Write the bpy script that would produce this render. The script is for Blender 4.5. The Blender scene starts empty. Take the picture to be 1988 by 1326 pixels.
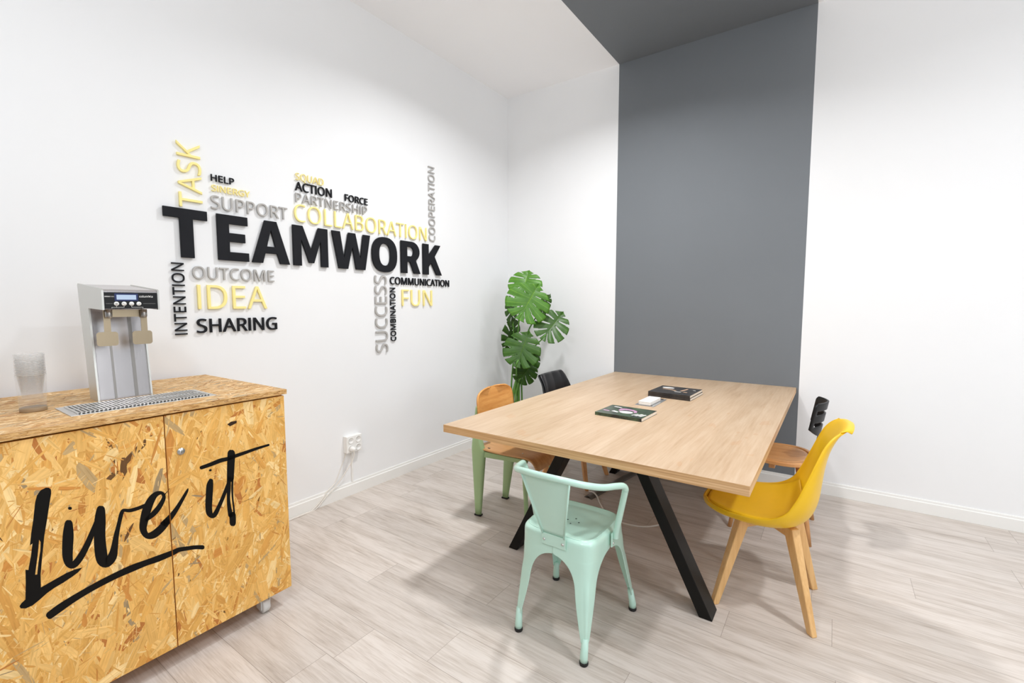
import bpy, bmesh, math, random
from mathutils import Vector, Matrix

SC = bpy.context.scene
COL = SC.collection
PI = math.pi

# ------------------------------------------------------------------ camera
cam_d = bpy.data.cameras.new('camera')
cam = bpy.data.objects.new('camera', cam_d)
COL.objects.link(cam)
cam_d.sensor_fit = 'HORIZONTAL'
cam_d.sensor_width = 36.0
cam_d.lens = 36.0 * 898.60 / 1988.0
cam_d.clip_start = 0.05
_r = Vector((0.8205, 0.57165, -0.00025))
_u = Vector((-0.04625, 0.06682, 0.99669))
_d = Vector((-0.56977, 0.81777, -0.08127))
cam.matrix_world = Matrix(((_r.x, _u.x, -_d.x, 2.78431), (_r.y, _u.y, -_d.y, -3.92492), (_r.z, _u.z, -_d.z, 1.35962), (0, 0, 0, 1)))
SC.camera = cam

# ------------------------------------------------------------------ world, lamps, exposure
SC.view_settings.view_transform = 'Standard'
SC.view_settings.look = 'None'
SC.view_settings.gamma = 1.0
SC.view_settings.exposure = -0.29
SC.view_settings.use_curve_mapping = False
SC.cycles.max_bounces = 24
SC.cycles.diffuse_bounces = 10
SC.cycles.transparent_max_bounces = 160
SC.cycles.transmission_bounces = 16
SC.cycles.glossy_bounces = 4
SC.cycles.sample_clamp_indirect = 6.0
SC.cycles.caustics_reflective = False
SC.cycles.caustics_refractive = False

world = bpy.data.worlds.new('world')
SC.world = world
world.use_nodes = True
world.node_tree.nodes['Background'].inputs[0].default_value = (0.90, 0.95, 1.0, 1)
world.node_tree.nodes['Background'].inputs[1].default_value = 0.58

def lamp(name, loc, size, power, color=(1, 1, 1), target=None, shape='DISK', size_y=None, spread=PI):
    d = bpy.data.lights.new(name, 'AREA')
    d.shape = shape
    d.size = size
    if size_y:
        d.size_y = size_y
    d.energy = power
    d.color = color
    d.spread = spread
    o = bpy.data.objects.new(name, d)
    COL.objects.link(o)
    o.location = loc
    if target is not None:
        o.rotation_euler = (Vector(target) - Vector(loc)).to_track_quat('-Z', 'Y').to_euler()
    return o

NEUTRAL = (0.985, 0.99, 1.0)
def fill_point(name, loc, radius, power, color):
    d = bpy.data.lights.new(name, 'POINT')
    d.shadow_soft_size = radius
    d.energy = power
    d.color = color
    o = bpy.data.objects.new(name, d)
    COL.objects.link(o)
    o.location = loc
lamp('ceiling_downlight', (1.45, -1.42, 3.36), 0.22, 47, NEUTRAL, spread=2.6)
lamp('ceiling_downlight', (2.00, -3.60, 3.36), 0.30, 13, NEUTRAL)
lamp('ceiling_downlight', (3.90, -2.15, 3.36), 0.20, 39, NEUTRAL, spread=2.8)
lamp('ceiling_downlight', (3.40, -4.30, 3.36), 0.30, 18, NEUTRAL)
fill_point('ceiling_fill', (2.00, -4.40, 2.75), 0.16, 54, NEUTRAL)  # added fill light, unseen: shines all round to brighten the ceiling
fill_point('ceiling_fill', (4.60, -3.20, 2.65), 0.16, 46, NEUTRAL)  # second added fill for the ceiling, not a real fixture
lamp('shop_window', (6.2, -3.3, 1.75), 1.1, 46, (0.93, 0.97, 1.0), target=(0.3, -0.8, 1.2), shape='RECTANGLE', size_y=1.3)

# ------------------------------------------------------------------ helpers
def lin(c):
    c = c / 255.0
    return c / 12.92 if c <= 0.04045 else ((c + 0.055) / 1.055) ** 2.4

def rgb(r, g, b):
    return (lin(r), lin(g), lin(b), 1.0)

class NT:
    def __init__(self, name):
        self.m = bpy.data.materials.new(name)
        self.m.use_nodes = True
        self.t = self.m.node_tree
        self.b = self.t.nodes['Principled BSDF']
    def n(self, typ, **kw):
        nd = self.t.nodes.new('ShaderNode' + typ)
        for k, v in kw.items():
            setattr(nd, k, v)
        return nd
    def l(self, a, b):
        self.t.links.new(a, b)
    def math(self, op, a, b=None, clamp=False):
        nd = self.n('Math', operation=op, use_clamp=clamp)
        for i, x in enumerate((a, b)):
            if x is None:
                continue
            if isinstance(x, (int, float)):
                nd.inputs[i].default_value = x
            else:
                self.l(x, nd.inputs[i])
        return nd.outputs[0]
    def noise(self, vec, scale, detail=3, rough=0.55):
        nd = self.n('TexNoise')
        nd.inputs['Scale'].default_value = scale
        nd.inputs['Detail'].default_value = detail
        nd.inputs['Roughness'].default_value = rough
        if vec is not None:
            self.l(vec, nd.inputs['Vector'])
        return nd.outputs['Fac']
    def mapping(self, vec, scale=(1, 1, 1), loc=(0, 0, 0), rot=(0, 0, 0)):
        nd = self.n('Mapping')
        nd.inputs['Scale'].default_value = scale
        nd.inputs['Location'].default_value = loc
        nd.inputs['Rotation'].default_value = rot
        self.l(vec, nd.inputs['Vector'])
        return nd.outputs[0]
    def ramp(self, fac, stops):
        nd = self.n('ValToRGB')
        e = nd.color_ramp.elements
        while len(e) < len(stops):
            e.new(0.5)
        for x, (p, c) in zip(e, stops):
            x.position = p
            x.color = c
        self.l(fac, nd.inputs[0])
        return nd.outputs[0]
    def mix(self, fac, a, b, mode='MIX'):
        nd = self.n('Mix', data_type='RGBA', blend_type=mode)
        for i, x in ((0, fac), (6, a), (7, b)):
            if isinstance(x, (int, float)):
                nd.inputs[i].default_value = x
            elif isinstance(x, tuple):
                nd.inputs[i].default_value = x
            else:
                self.l(x, nd.inputs[i])
        return nd.outputs[2]
    def obj(self):
        return self.n('TexCoord').outputs['Object']
    def color(self, c):
        if isinstance(c, tuple):
            self.b.inputs['Base Color'].default_value = c
        else:
            self.l(c, self.b.inputs['Base Color'])
    def set(self, **kw):
        names = dict(rough='Roughness', metal='Metallic', trans='Transmission Weight', ior='IOR', spec='Specular IOR Level', coat='Coat Weight', alpha='Alpha', sheen='Sheen Weight')
        for k, v in kw.items():
            self.b.inputs[names[k]].default_value = v
        return self
    def bump(self, h, strength=0.2, dist=0.002):
        nd = self.n('Bump')
        nd.inputs['Strength'].default_value = strength
        nd.inputs['Distance'].default_value = dist
        self.l(h, nd.inputs['Height'])
        self.l(nd.outputs[0], self.b.inputs['Normal'])

def plain(name, col, rough=0.5, metal=0.0, var=0.04, scale=9.0, **kw):
    """a plain coat with a faint mottling"""
    M = NT(name)
    f = M.noise(M.obj(), scale, 4)
    a = tuple(min(1, c * (1 - var)) for c in col[:3]) + (1,)
    b = tuple(min(1, c * (1 + var)) for c in col[:3]) + (1,)
    M.color(M.ramp(f, [(0.3, a), (0.7, b)]))
    M.set(rough=rough, metal=metal, **kw)
    return M.m

def wood(name, dark, light, axis, rough=0.45, scale=6.0, stretch=14.0, knots=True):
    M = NT(name)
    s = [stretch, stretch, stretch]
    s[axis] = 1.0
    v = M.mapping(M.obj(), tuple(s))
    f1 = M.noise(v, scale * 0.35, 6, 0.62)
    f2 = M.noise(v, scale * 2.2, 3, 0.5)
    f = M.math('ADD', M.math('MULTIPLY', f1, 0.7), M.math('MULTIPLY', f2, 0.3))
    c = M.ramp(f, [(0.34, dark), (0.66, light)])
    M.color(c)
    M.set(rough=rough)
    return M.m

MT = {}
MT['white_wall'] = plain('white_wall_paint', (0.83, 0.84, 0.85, 1), 0.75, var=0.012, scale=1.5)
MT['grey_wall'] = plain('grey_wall_paint', rgb(112, 117, 122), 0.7, var=0.03, scale=1.3)
MT['ceiling'] = plain('ceiling_paint', (0.93, 0.935, 0.95, 1), 0.8, var=0.01, scale=1.5)
MT['white_trim'] = plain('white_trim_paint', (0.83, 0.83, 0.81, 1), 0.4, var=0.01)
MT['white_plastic'] = plain('white_plastic', (0.85, 0.85, 0.83, 1), 0.35, var=0.01)
MT['cable_white'] = plain('cable_white', (0.78, 0.75, 0.70, 1), 0.45, var=0.02)
MT['black_letter'] = plain('black_letter_foam', rgb(30, 31, 35), 0.65, var=0.10, spec=0.15)
MT['yellow_letter'] = plain('yellow_letter_foam', rgb(248, 232, 152), 0.6, var=0.03)
MT['grey_letter'] = plain('grey_letter_foam', rgb(178, 176, 173), 0.6, var=0.04)
MT['black_steel'] = plain('black_steel', rgb(14, 13, 12), 0.42, var=0.15, spec=0.22)
MT['black_plastic'] = plain('black_plastic', rgb(20, 21, 23), 0.4, var=0.10, spec=0.3)
MT['black_hole'] = plain('dark_void', rgb(8, 8, 8), 0.9)
MT['mint'] = plain('mint_lacquer', rgb(184, 219, 205), 0.30, var=0.03, scale=4, coat=0.3)
MT['sage'] = plain('sage_green_lacquer', rgb(160, 189, 140), 0.40, var=0.03, scale=4)
MT['rubber'] = plain('black_rubber', rgb(20, 20, 20), 0.7)
MT['yellow_shell'] = plain('yellow_plastic', rgb(232, 186, 22), 0.38, var=0.02)
MT['yellow_pad'] = plain('yellow_leatherette', rgb(236, 190, 24), 0.55, var=0.03)
MT['black_leather'] = plain('black_leatherette', rgb(34, 34, 36), 0.38, var=0.12, scale=40)
MT['screw'] = plain('zinc_screw', (0.62, 0.62, 0.60, 1), 0.35, metal=0.9)
MT['beech'] = wood('beech_wood', rgb(206, 158, 98), rgb(232, 190, 132), 2, 0.42)
MT['oak_leg'] = wood('oak_wood_leg', rgb(190, 132, 80), rgb(219, 168, 112), 2, 0.42)
MT['oak_seat'] = wood('oak_ply', rgb(186, 134, 82), rgb(214, 166, 112), 0, 0.4, stretch=18)
MT['oak_back'] = wood('oak_ply_back', rgb(205, 136, 66), rgb(228, 168, 96), 1, 0.4, stretch=18)
MT['round_seat'] = wood('beech_seat', rgb(202, 140, 84), rgb(224, 170, 112), 0, 0.38)
MT['stem'] = plain('plant_stem', rgb(98, 150, 62), 0.45, var=0.2)
MT['pot'] = plain('plant_pot', rgb(120, 112, 104), 0.7)
MT['paper'] = plain('paper_edge', rgb(226, 218, 206), 0.8, var=0.06, scale=60)
MT['silver'] = plain('silver_plate', (0.66, 0.67, 0.68, 1), 0.32, metal=0.85)
MT['grey_duct'] = plain('grey_cable_cover', rgb(104, 100, 94), 0.35, var=0.05)
MT['caster'] = plain('caster_grey', rgb(205, 205, 203), 0.45)
MT['ink'] = plain('black_vinyl', rgb(18, 16, 14), 0.6, var=0.08, spec=0.12)
MT['brass_edge'] = plain('warm_base', rgb(150, 128, 100), 0.45)

def emit(name, col, s):
    M = NT(name)
    M.color((0.02, 0.02, 0.03, 1))
    M.b.inputs['Emission Color'].default_value = col
    M.b.inputs['Emission Strength'].default_value = s
    return M.m
MT['lcd'] = emit('lit_display', (0.62, 0.78, 1.0, 1), 0.95)
MT['lcd_rim'] = plain('display_rim_blue', rgb(30, 44, 92), 0.3)

def steel(name, base, rough, axis):
    M = NT(name)
    s = [3, 3, 3]
    s[axis] = 160
    v = M.mapping(M.obj(), tuple(s))
    f = M.noise(v, 3.0, 3)
    M.color(M.ramp(f, [(0.3, tuple(c * .975 for c in base) + (1,)), (0.7, tuple(base) + (1,))]))
    M.l(M.ramp(f, [(0.2, (rough * .95,) * 3 + (1,)), (0.8, (rough * 1.06,) * 3 + (1,))]), M.b.inputs['Roughness'])
    M.set(metal=1.0)
    return M.m
MT['steel'] = steel('brushed_steel', (0.60, 0.57, 0.57), 0.26, 1)
MT['steel_light'] = steel('brushed_steel_light', (0.74, 0.74, 0.73), 0.38, 0)
MT['steel_dark'] = steel('brushed_steel_dark', (0.34, 0.32, 0.30), 0.30, 1)
MT['steel_side'] = steel('brushed_steel_side', (0.66, 0.66, 0.63), 0.40, 0)
MT['steel_tan'] = steel('worn_steel_paddle', (0.46, 0.375, 0.26), 0.36, 1)

def glassy(name, col, rough, alpha):
    M = NT(name)
    M.color(col)
    M.set(rough=rough, alpha=alpha, spec=0.5, ior=1.45)
    f = M.noise(M.obj(), 20, 2)
    M.l(M.ramp(f, [(0.2, (alpha * .9,) * 3 + (1,)), (0.8, (alpha * 1.1,) * 3 + (1,))]), M.b.inputs['Alpha'])
    return M.m
def thin_plastic(name, col, cover):
    """thin clear plastic: mostly see-through, the rest scatters light both ways"""
    M = NT(name)
    t = M.t
    tr = M.n('BsdfTransparent'); df = M.n('BsdfDiffuse'); tl = M.n('BsdfTranslucent'); gl = M.n('BsdfGlossy')
    f = M.noise(M.obj(), 30, 2)
    c = M.ramp(f, [(0.2, tuple(x * .97 for x in col) + (1,)), (0.8, tuple(col) + (1,))])
    M.l(c, df.inputs[0]); M.l(c, tl.inputs[0])
    gl.inputs['Roughness'].default_value = 0.08
    m1 = M.n('MixShader'); m1.inputs[0].default_value = 0.55; M.l(df.outputs[0], m1.inputs[1]); M.l(tl.outputs[0], m1.inputs[2])
    m2 = M.n('MixShader'); m2.inputs[0].default_value = cover; M.l(tr.outputs[0], m2.inputs[1]); M.l(m1.outputs[0], m2.inputs[2])
    lw = M.n('LayerWeight'); lw.inputs[0].default_value = 0.25
    m3 = M.n('MixShader'); M.l(M.math('MULTIPLY', lw.outputs['Fresnel'], 0.05), m3.inputs[0]); M.l(m2.outputs[0], m3.inputs[1]); M.l(gl.outputs[0], m3.inputs[2])
    M.l(m3.outputs[0], t.nodes['Material Output'].inputs['Surface'])
    return M.m
MT['cup_plastic'] = thin_plastic('clear_cup_plastic', (0.98, 0.975, 0.97), 0.035)
MT['cup_rim'] = thin_plastic('cup_rim_plastic', (0.98, 0.98, 0.975), 0.40)
MT['tumbler'] = thin_plastic('clear_tumbler', (0.94, 0.93, 0.91), 0.06)

# floor: grey oak planks laid along x
def floor_mat():
    M = NT('grey_oak_planks')
    o = M.obj()
    sep = M.n('SeparateXYZ')
    M.l(o, sep.inputs[0])
    x, y = sep.outputs[0], sep.outputs[1]
    W, L = 0.195, 1.26
    yy = M.math('DIVIDE', M.math('ADD', y, 20 * W + 0.018), W)
    row = M.math('FLOOR', yy)
    fy = M.math('FRACT', yy)
    wn = M.n('TexWhiteNoise', noise_dimensions='1D')
    M.l(row, wn.inputs['W'])
    xx = M.math('ADD', M.math('DIVIDE', x, L), M.math('MULTIPLY', wn.outputs[0], 7.31))
    cell = M.math('FLOOR', xx)
    fx = M.math('FRACT', xx)
    comb = M.n('CombineXYZ')
    M.l(row, comb.inputs[0]); M.l(cell, comb.inputs[1])
    pid = M.n('TexWhiteNoise', noise_dimensions='3D')
    M.l(comb.outputs[0], pid.inputs['Vector'])
    # grain: long streaks, shifted per plank
    sh = M.n('CombineXYZ')
    M.l(M.math('MULTIPLY', pid.outputs[0], 37.0), sh.inputs[2])
    add = M.n('VectorMath', operation='ADD')
    M.l(o, add.inputs[0]); M.l(sh.outputs[0], add.inputs[1])
    v1 = M.mapping(add.outputs[0], (1.3, 9.0, 1))
    v2 = M.mapping(add.outputs[0], (3.2, 60.0, 1))
    v3 = M.mapping(add.outputs[0], (9.0, 180.0, 1))
    g1 = M.noise(v1, 1.6, 5, 0.6)
    g2 = M.noise(v2, 1.5, 4, 0.6)
    g3 = M.noise(v3, 1.5, 2, 0.5)
    g = M.math('ADD', M.math('MULTIPLY', g1, 0.46), M.math('ADD', M.math('MULTIPLY', g2, 0.32), M.math('MULTIPLY', g3, 0.22)))
    c = M.ramp(g, [(0.30, rgb(146, 134, 125)), (0.42, rgb(189, 179, 170)), (0.54, rgb(208, 200, 193)), (0.75, rgb(220, 214, 208))])
    t = M.ramp(pid.outputs[0], [(0, (0.93, 0.925, 0.92, 1)), (1, (1.04, 1.035, 1.03, 1))])
    c = M.mix(1.0, c, t, 'MULTIPLY')
    sy = M.math('LESS_THAN', M.math('MINIMUM', fy, M.math('SUBTRACT', 1.0, fy)), 0.0055)
    sx = M.math('LESS_THAN', M.math('MINIMUM', fx, M.math('SUBTRACT', 1.0, fx)), 0.0008)
    seam = M.math('MAXIMUM', sy, sx)
    c = M.mix(M.math('MULTIPLY', seam, 0.55), c, rgb(110, 98, 88))
    M.color(c)
    M.l(M.ramp(g, [(0.3, (0.52,) * 3 + (1,)), (0.7, (0.40,) * 3 + (1,))]), M.b.inputs['Roughness'])
    M.set(spec=0.35)
    return M.m
MT['floor'] = floor_mat()

def table_mat():
    M = NT('light_oak_laminate')
    o = M.obj()
    # board bands along y
    sep = M.n('SeparateXYZ'); M.l(o, sep.inputs[0])
    row = M.math('FLOOR', M.math('DIVIDE', sep.outputs[0], 0.118))
    wn = M.n('TexWhiteNoise', noise_dimensions='1D'); M.l(row, wn.inputs['W'])
    sh = M.n('CombineXYZ'); M.l(M.math('MULTIPLY', wn.outputs[0], 9.0), sh.inputs[1])
    add = M.n('VectorMath', operation='ADD'); M.l(o, add.inputs[0]); M.l(sh.outputs[0], add.inputs[1])
    v1 = M.mapping(add.outputs[0], (9, 1.1, 1)); v2 = M.mapping(add.outputs[0], (70, 3.0, 1))
    g = M.math('ADD', M.math('MULTIPLY', M.noise(v1, 1.7, 5, 0.6), 0.6), M.math('MULTIPLY', M.noise(v2, 1.4, 3), 0.4))
    c = M.ramp(g, [(0.28, rgb(168, 139, 110)), (0.42, rgb(189, 161, 131)), (0.58, rgb(199, 174, 146)), (0.74, rgb(206, 184, 159))])
    kn = M.noise(M.mapping(add.outputs[0], (5.5, 2.2, 1)), 2.1, 2, 0.5)
    c = M.mix(M.math('MULTIPLY', M.math('GREATER_THAN', kn, 0.70), 0.25), c, rgb(190, 140, 98))
    t = M.ramp(wn.outputs[0], [(0, (0.965, 0.96, 0.95, 1)), (1, (1.02, 1.02, 1.02, 1))])
    M.color(M.mix(1.0, c, t, 'MULTIPLY'))
    M.set(rough=0.42, spec=0.4)
    return M.m
MT['table_top'] = table_mat()

def edge_mat():
    M = NT('layered_oak_edge')
    v = M.mapping(M.obj(), (2.0, 2.0, 150))
    g = M.noise(v, 1.0, 4, 0.6)
    M.color(M.ramp(g, [(0.3, rgb(170, 128, 84)), (0.5, rgb(201, 160, 112)), (0.7, rgb(224, 188, 144))]))
    M.set(rough=0.5)
    return M.m
MT['table_edge'] = edge_mat()

def flake_mat():
    M = NT('strand_board')
    at = M.n('VertexColor', layer_name='tint')
    uv = M.n('UVMap', uv_map='grain')
    f = M.noise(M.mapping(uv.outputs[0], (7, 190, 1)), 1.0, 4, 0.65)
    f2 = M.noise(M.mapping(uv.outputs[0], (22, 60, 1)), 1.0, 2)
    t = M.ramp(f, [(0.28, (0.74, 0.70, 0.62, 1)), (0.46, (0.97, 0.96, 0.95, 1)), (0.7, (1.08, 1.08, 1.10, 1))])
    c = M.mix(1.0, at.outputs['Color'], t, 'MULTIPLY')
    M.color(M.mix(1.0, c, M.ramp(f2, [(0.3, (0.92, 0.90, 0.87, 1)), (0.6, (1.03, 1.03, 1.03, 1))]), 'MULTIPLY'))
    M.set(rough=0.55, spec=0.25)
    return M.m
MT['flakes'] = flake_mat()

def leaf_mat():
    M = NT('monstera_leaf')
    at = M.n('VertexColor', layer_name='tint')
    f = M.noise(M.obj(), 26, 3)
    t = M.ramp(f, [(0.3, (0.82, 0.86, 0.80, 1)), (0.7, (1.1, 1.08, 1.05, 1))])
    M.color(M.mix(1.0, at.outputs['Color'], t, 'MULTIPLY'))
    M.set(rough=0.42, spec=0.4)
    M.b.inputs['Subsurface Weight'].default_value = 0.0
    return M.m
MT['leaf'] = leaf_mat()

def cover_mat(name, base, dark, seed):
    M = NT(name)
    f = M.noise(M.mapping(M.obj(), (1, 1, 1), (seed, seed, 0)), 22, 3)
    M.color(M.ramp(f, [(0.35, dark), (0.65, base)]))
    M.set(rough=0.3)
    return M.m
MT['cover_green'] = cover_mat('green_cover', rgb(70, 92, 66), rgb(36, 40, 38), 3.0)
MT['cover_black'] = cover_mat('black_cover', rgb(58, 54, 52), rgb(34, 32, 32), 7.0)
MT['art_white'] = plain('cover_print_white', rgb(226, 224, 220), 0.35)
MT['art_pink'] = plain('cover_print_pink', rgb(186, 142, 172), 0.35, var=0.25, scale=120)
MT['art_tan'] = plain('cover_print_tan', rgb(206, 170, 140), 0.35, var=0.15, scale=80)

# mesh builder ------------------------------------------------------
class MB:
    def __init__(self):
        self.v, self.f, self.s, self.mi, self.tint, self.uv = [], [], [], [], {}, {}
    def add(self, verts, faces, smooth=False, mi=0, tint=None):
        k = len(self.v)
        self.v += [tuple(p) for p in verts]
        for fc in faces:
            if tint is not None:
                self.tint[len(self.f)] = tint
            self.f.append(tuple(i + k for i in fc))
            self.s.append(smooth)
            self.mi.append(mi)
        return self
    def box(self, x0, x1, y0, y1, z0, z1, mi=0, tint=None):
        vs = [(x, y, z) for x in (x0, x1) for y in (y0, y1) for z in (z0, z1)]
        return self.add(vs, [(0, 1, 3, 2), (4, 6, 7, 5), (0, 4, 5, 1), (2, 3, 7, 6), (0, 2, 6, 4), (1, 5, 7, 3)], mi=mi, tint=tint)
    def hexa(self, a, b, mi=0):
        """two quads (lists of 4 points in the same turn) joined"""
        return self.add(list(a) + list(b), [(3, 2, 1, 0), (4, 5, 6, 7), (0, 1, 5, 4), (1, 2, 6, 5), (2, 3, 7, 6), (3, 0, 4, 7)], mi=mi)
    def tube(self, pts, r, seg=12, cap=True, smooth=True, sq=1.0, mi=0):
        P = [Vector(p) for p in pts]
        R = r if isinstance(r, (list, tuple)) else [r] * len(P)
        rings = []
        T0 = (P[1] - P[0]).normalized()
        up = Vector((0, 0, 1)) if abs(T0.z) < 0.9 else Vector((1, 0, 0))
        n = (up - T0 * up.dot(T0)).normalized()
        for i, p in enumerate(P):
            t = (P[min(i + 1, len(P) - 1)] - P[max(i - 1, 0)]).normalized()
            n = (n - t * n.dot(t)).normalized()
            b = t.cross(n)
            rings.append([p + (n * math.cos(2 * PI * k / seg) + b * math.sin(2 * PI * k / seg) * sq) * R[i] for k in range(seg)])
        vs = [q for rg in rings for q in rg]
        fs = [(i * seg + k, i * seg + (k + 1) % seg, (i + 1) * seg + (k + 1) % seg, (i + 1) * seg + k) for i in range(len(P) - 1) for k in range(seg)]
        if cap:
            fs.append(tuple(range(seg))[::-1])
            fs.append(tuple((len(P) - 1) * seg + k for k in range(seg)))
        return self.add(vs, fs, smooth, mi)
    def lathe(self, prof, c=(0, 0, 0), seg=32, smooth=True, mi=0, cap=False):
        vs = [(c[0] + r * math.cos(2 * PI * k / seg), c[1] + r * math.sin(2 * PI * k / seg), c[2] + z) for r, z in prof for k in range(seg)]
        n = len(prof)
        fs = [(i * seg + k, i * seg + (k + 1) % seg, (i + 1) * seg + (k + 1) % seg, (i + 1) * seg + k) for i in range(n - 1) for k in range(seg)]
        if cap:
            fs.append(tuple(range(seg))[::-1])
            fs.append(tuple((n - 1) * seg + k for k in range(seg)))
        return self.add(vs, fs, smooth, mi)
    def prism(self, poly, fn, d0, d1, mi=0):
        """poly of 2-D points; fn(a, b, d) -> 3-D"""
        n = len(poly)
        vs = [fn(a, b, d0) for a, b in poly] + [fn(a, b, d1) for a, b in poly]
        fs = [tuple(range(n))[::-1], tuple(range(n, 2 * n))] + [(i, (i + 1) % n, n + (i + 1) % n, n + i) for i in range(n)]
        return self.add(vs, fs, mi=mi)
    def grid(self, fn, nu, nv, smooth=True, mi=0, skip=None, wrap=False):
        vs = [fn(i / (nu if wrap else nu - 1), j / (nv - 1)) for j in range(nv) for i in range(nu)]
        fs = []
        for j in range(nv - 1):
            for i in range(nu if wrap else nu - 1):
                if skip and skip((i + .5) / (nu - 1), (j + .5) / (nv - 1)):
                    continue
                i2 = (i + 1) % nu
                fs.append((j * nu + i, j * nu + i2, (j + 1) * nu + i2, (j + 1) * nu + i))
        return self.add(vs, fs, smooth, mi)
    def build(self, name, mats, parent=None, bevel=None, solid=None, sub=None, seg=2, offset=0.0, fix=True, weld=False):
        me = bpy.data.meshes.new(name)
        me.from_pydata(self.v, [], self.f)
        if not isinstance(mats, (list, tuple)):
            mats = [mats]
        for m in mats:
            me.materials.append(MT[m] if isinstance(m, str) else m)
        for p, s, k in zip(me.polygons, self.s, self.mi):
            p.use_smooth = s
            p.material_index = k
        if self.tint:
            ca = me.color_attributes.new('tint', 'FLOAT_COLOR', 'CORNER')
            for p in me.polygons:
                c = self.tint.get(p.index, (0.5, 0.5, 0.5, 1))
                for li in p.loop_indices:
                    ca.data[li].color = c
        if self.uv:
            ul = me.uv_layers.new(name='grain')
            for p in me.polygons:
                q = self.uv.get(p.index)
                for k, li in enumerate(p.loop_indices):
                    if q:
                        ul.data[li].uv = q[k]
                    else:
                        v = me.vertices[me.loops[li].vertex_index].co
                        ul.data[li].uv = (v.z + v.x * .3, v.y)
        if fix:
            bm = bmesh.new(); bm.from_mesh(me)
            if weld:
                bmesh.ops.remove_doubles(bm, verts=bm.verts, dist=1e-5)
            bmesh.ops.recalc_face_normals(bm, faces=bm.faces)
            bm.to_mesh(me); bm.free()
        o = bpy.data.objects.new(name, me)
        COL.objects.link(o)
        if parent is not None:
            o.parent = parent
        if solid:
            md = o.modifiers.new('solid', 'SOLIDIFY'); md.thickness = solid; md.offset = offset
        if bevel:
            md = o.modifiers.new('bevel', 'BEVEL'); md.width = bevel; md.segments = seg; md.limit_method = 'ANGLE'; md.angle_limit = 0.6
            md.harden_normals = False
        if sub:
            md = o.modifiers.new('sub', 'SUBSURF'); md.levels = sub; md.render_levels = sub
        return o

def tag(o, label, cat, group=None):
    o['label'] = label
    o['category'] = cat
    if group:
        o['group'] = group
    return o

def thing(name, label, cat, loc=(0, 0, 0), rotz=0.0, group=None):
    o = bpy.data.objects.new(name, None)
    COL.objects.link(o)
    o.empty_display_size = 0.1
    o.location = loc
    o.rotation_euler = (0, 0, rotz)
    return tag(o, label, cat, group)

def struct(name, mb, mats, **kw):
    o = mb.build(name, mats, **kw)
    o['kind'] = 'structure'
    return o

def catmull(pts, n):
    P = [Vector(p) for p in pts]
    out = []
    for i in range(len(P) - 1):
        p0, p1, p2, p3 = P[max(i - 1, 0)], P[i], P[i + 1], P[min(i + 2, len(P) - 1)]
        for k in range(n):
            t = k / n
            out.append(0.5 * ((2 * p1) + (p2 - p0) * t + (2 * p0 - 5 * p1 + 4 * p2 - p3) * t * t + (3 * p1 - p0 - 3 * p2 + p3) * t ** 3))
    out.append(P[-1])
    return out

def samp(rows, t):
    """rows of equal tuples sampled by a Catmull spline at t in 0..1"""
    n = len(rows) - 1
    x = min(max(t * n, 0), n - 1e-9)
    i = int(x)
    f = x - i
    p0, p1, p2, p3 = rows[max(i - 1, 0)], rows[i], rows[i + 1], rows[min(i + 2, n)]
    return [0.5 * (2 * b + (c - a) * f + (2 * a - 5 * b + 4 * c - d) * f * f + (3 * b - a - 3 * c + d) * f ** 3) for a, b, c, d in zip(p0, p1, p2, p3)]

# ================================================================== the room
X1, Y0, HC = 5.6, -6.2, 3.402
PX0, PX1 = 1.171, 2.594
struct('floor', MB().box(-0.2, X1, Y0, 0.2, -0.08, 0), 'floor')
struct('wall_left', MB().box(-0.15, 0, Y0, 0.15, 0, HC), 'white_wall')
wb = MB()
wb.box(0, PX0, 0, 0.15, 0, HC, mi=0)
wb.box(PX0, PX1, 0, 0.15, 0, HC, mi=1)
wb.box(PX1, X1, 0, 0.15, 0, HC, mi=0)
struct('wall_back', wb, ['white_wall', 'grey_wall'])
cb = MB()
cb.box(-0.15, PX0, Y0, 0.15, HC, HC + 0.12, mi=0)
cb.box(PX0, PX1, Y0, 0.15, HC, HC + 0.12, mi=1)
cb.box(PX1, X1, Y0, 0.15, HC, HC + 0.12, mi=0)
struct('ceiling', cb, ['ceiling', 'grey_wall'])
def baseboard(name, fn, L):
    prof = [(0, 0), (0.014, 0), (0.014, 0.072), (0.008, 0.076), (0.008, 0.087), (0.006, 0.092), (0, 0.092)]
    m = MB()
    m.prism(prof, fn, 0.0, L)
    return struct(name, m, 'white_trim')
baseboard('baseboard_left', lambda a, b, d: (a, -d, b), -Y0)
baseboard('baseboard_back', lambda a, b, d: (d, -a, b), X1)

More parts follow.
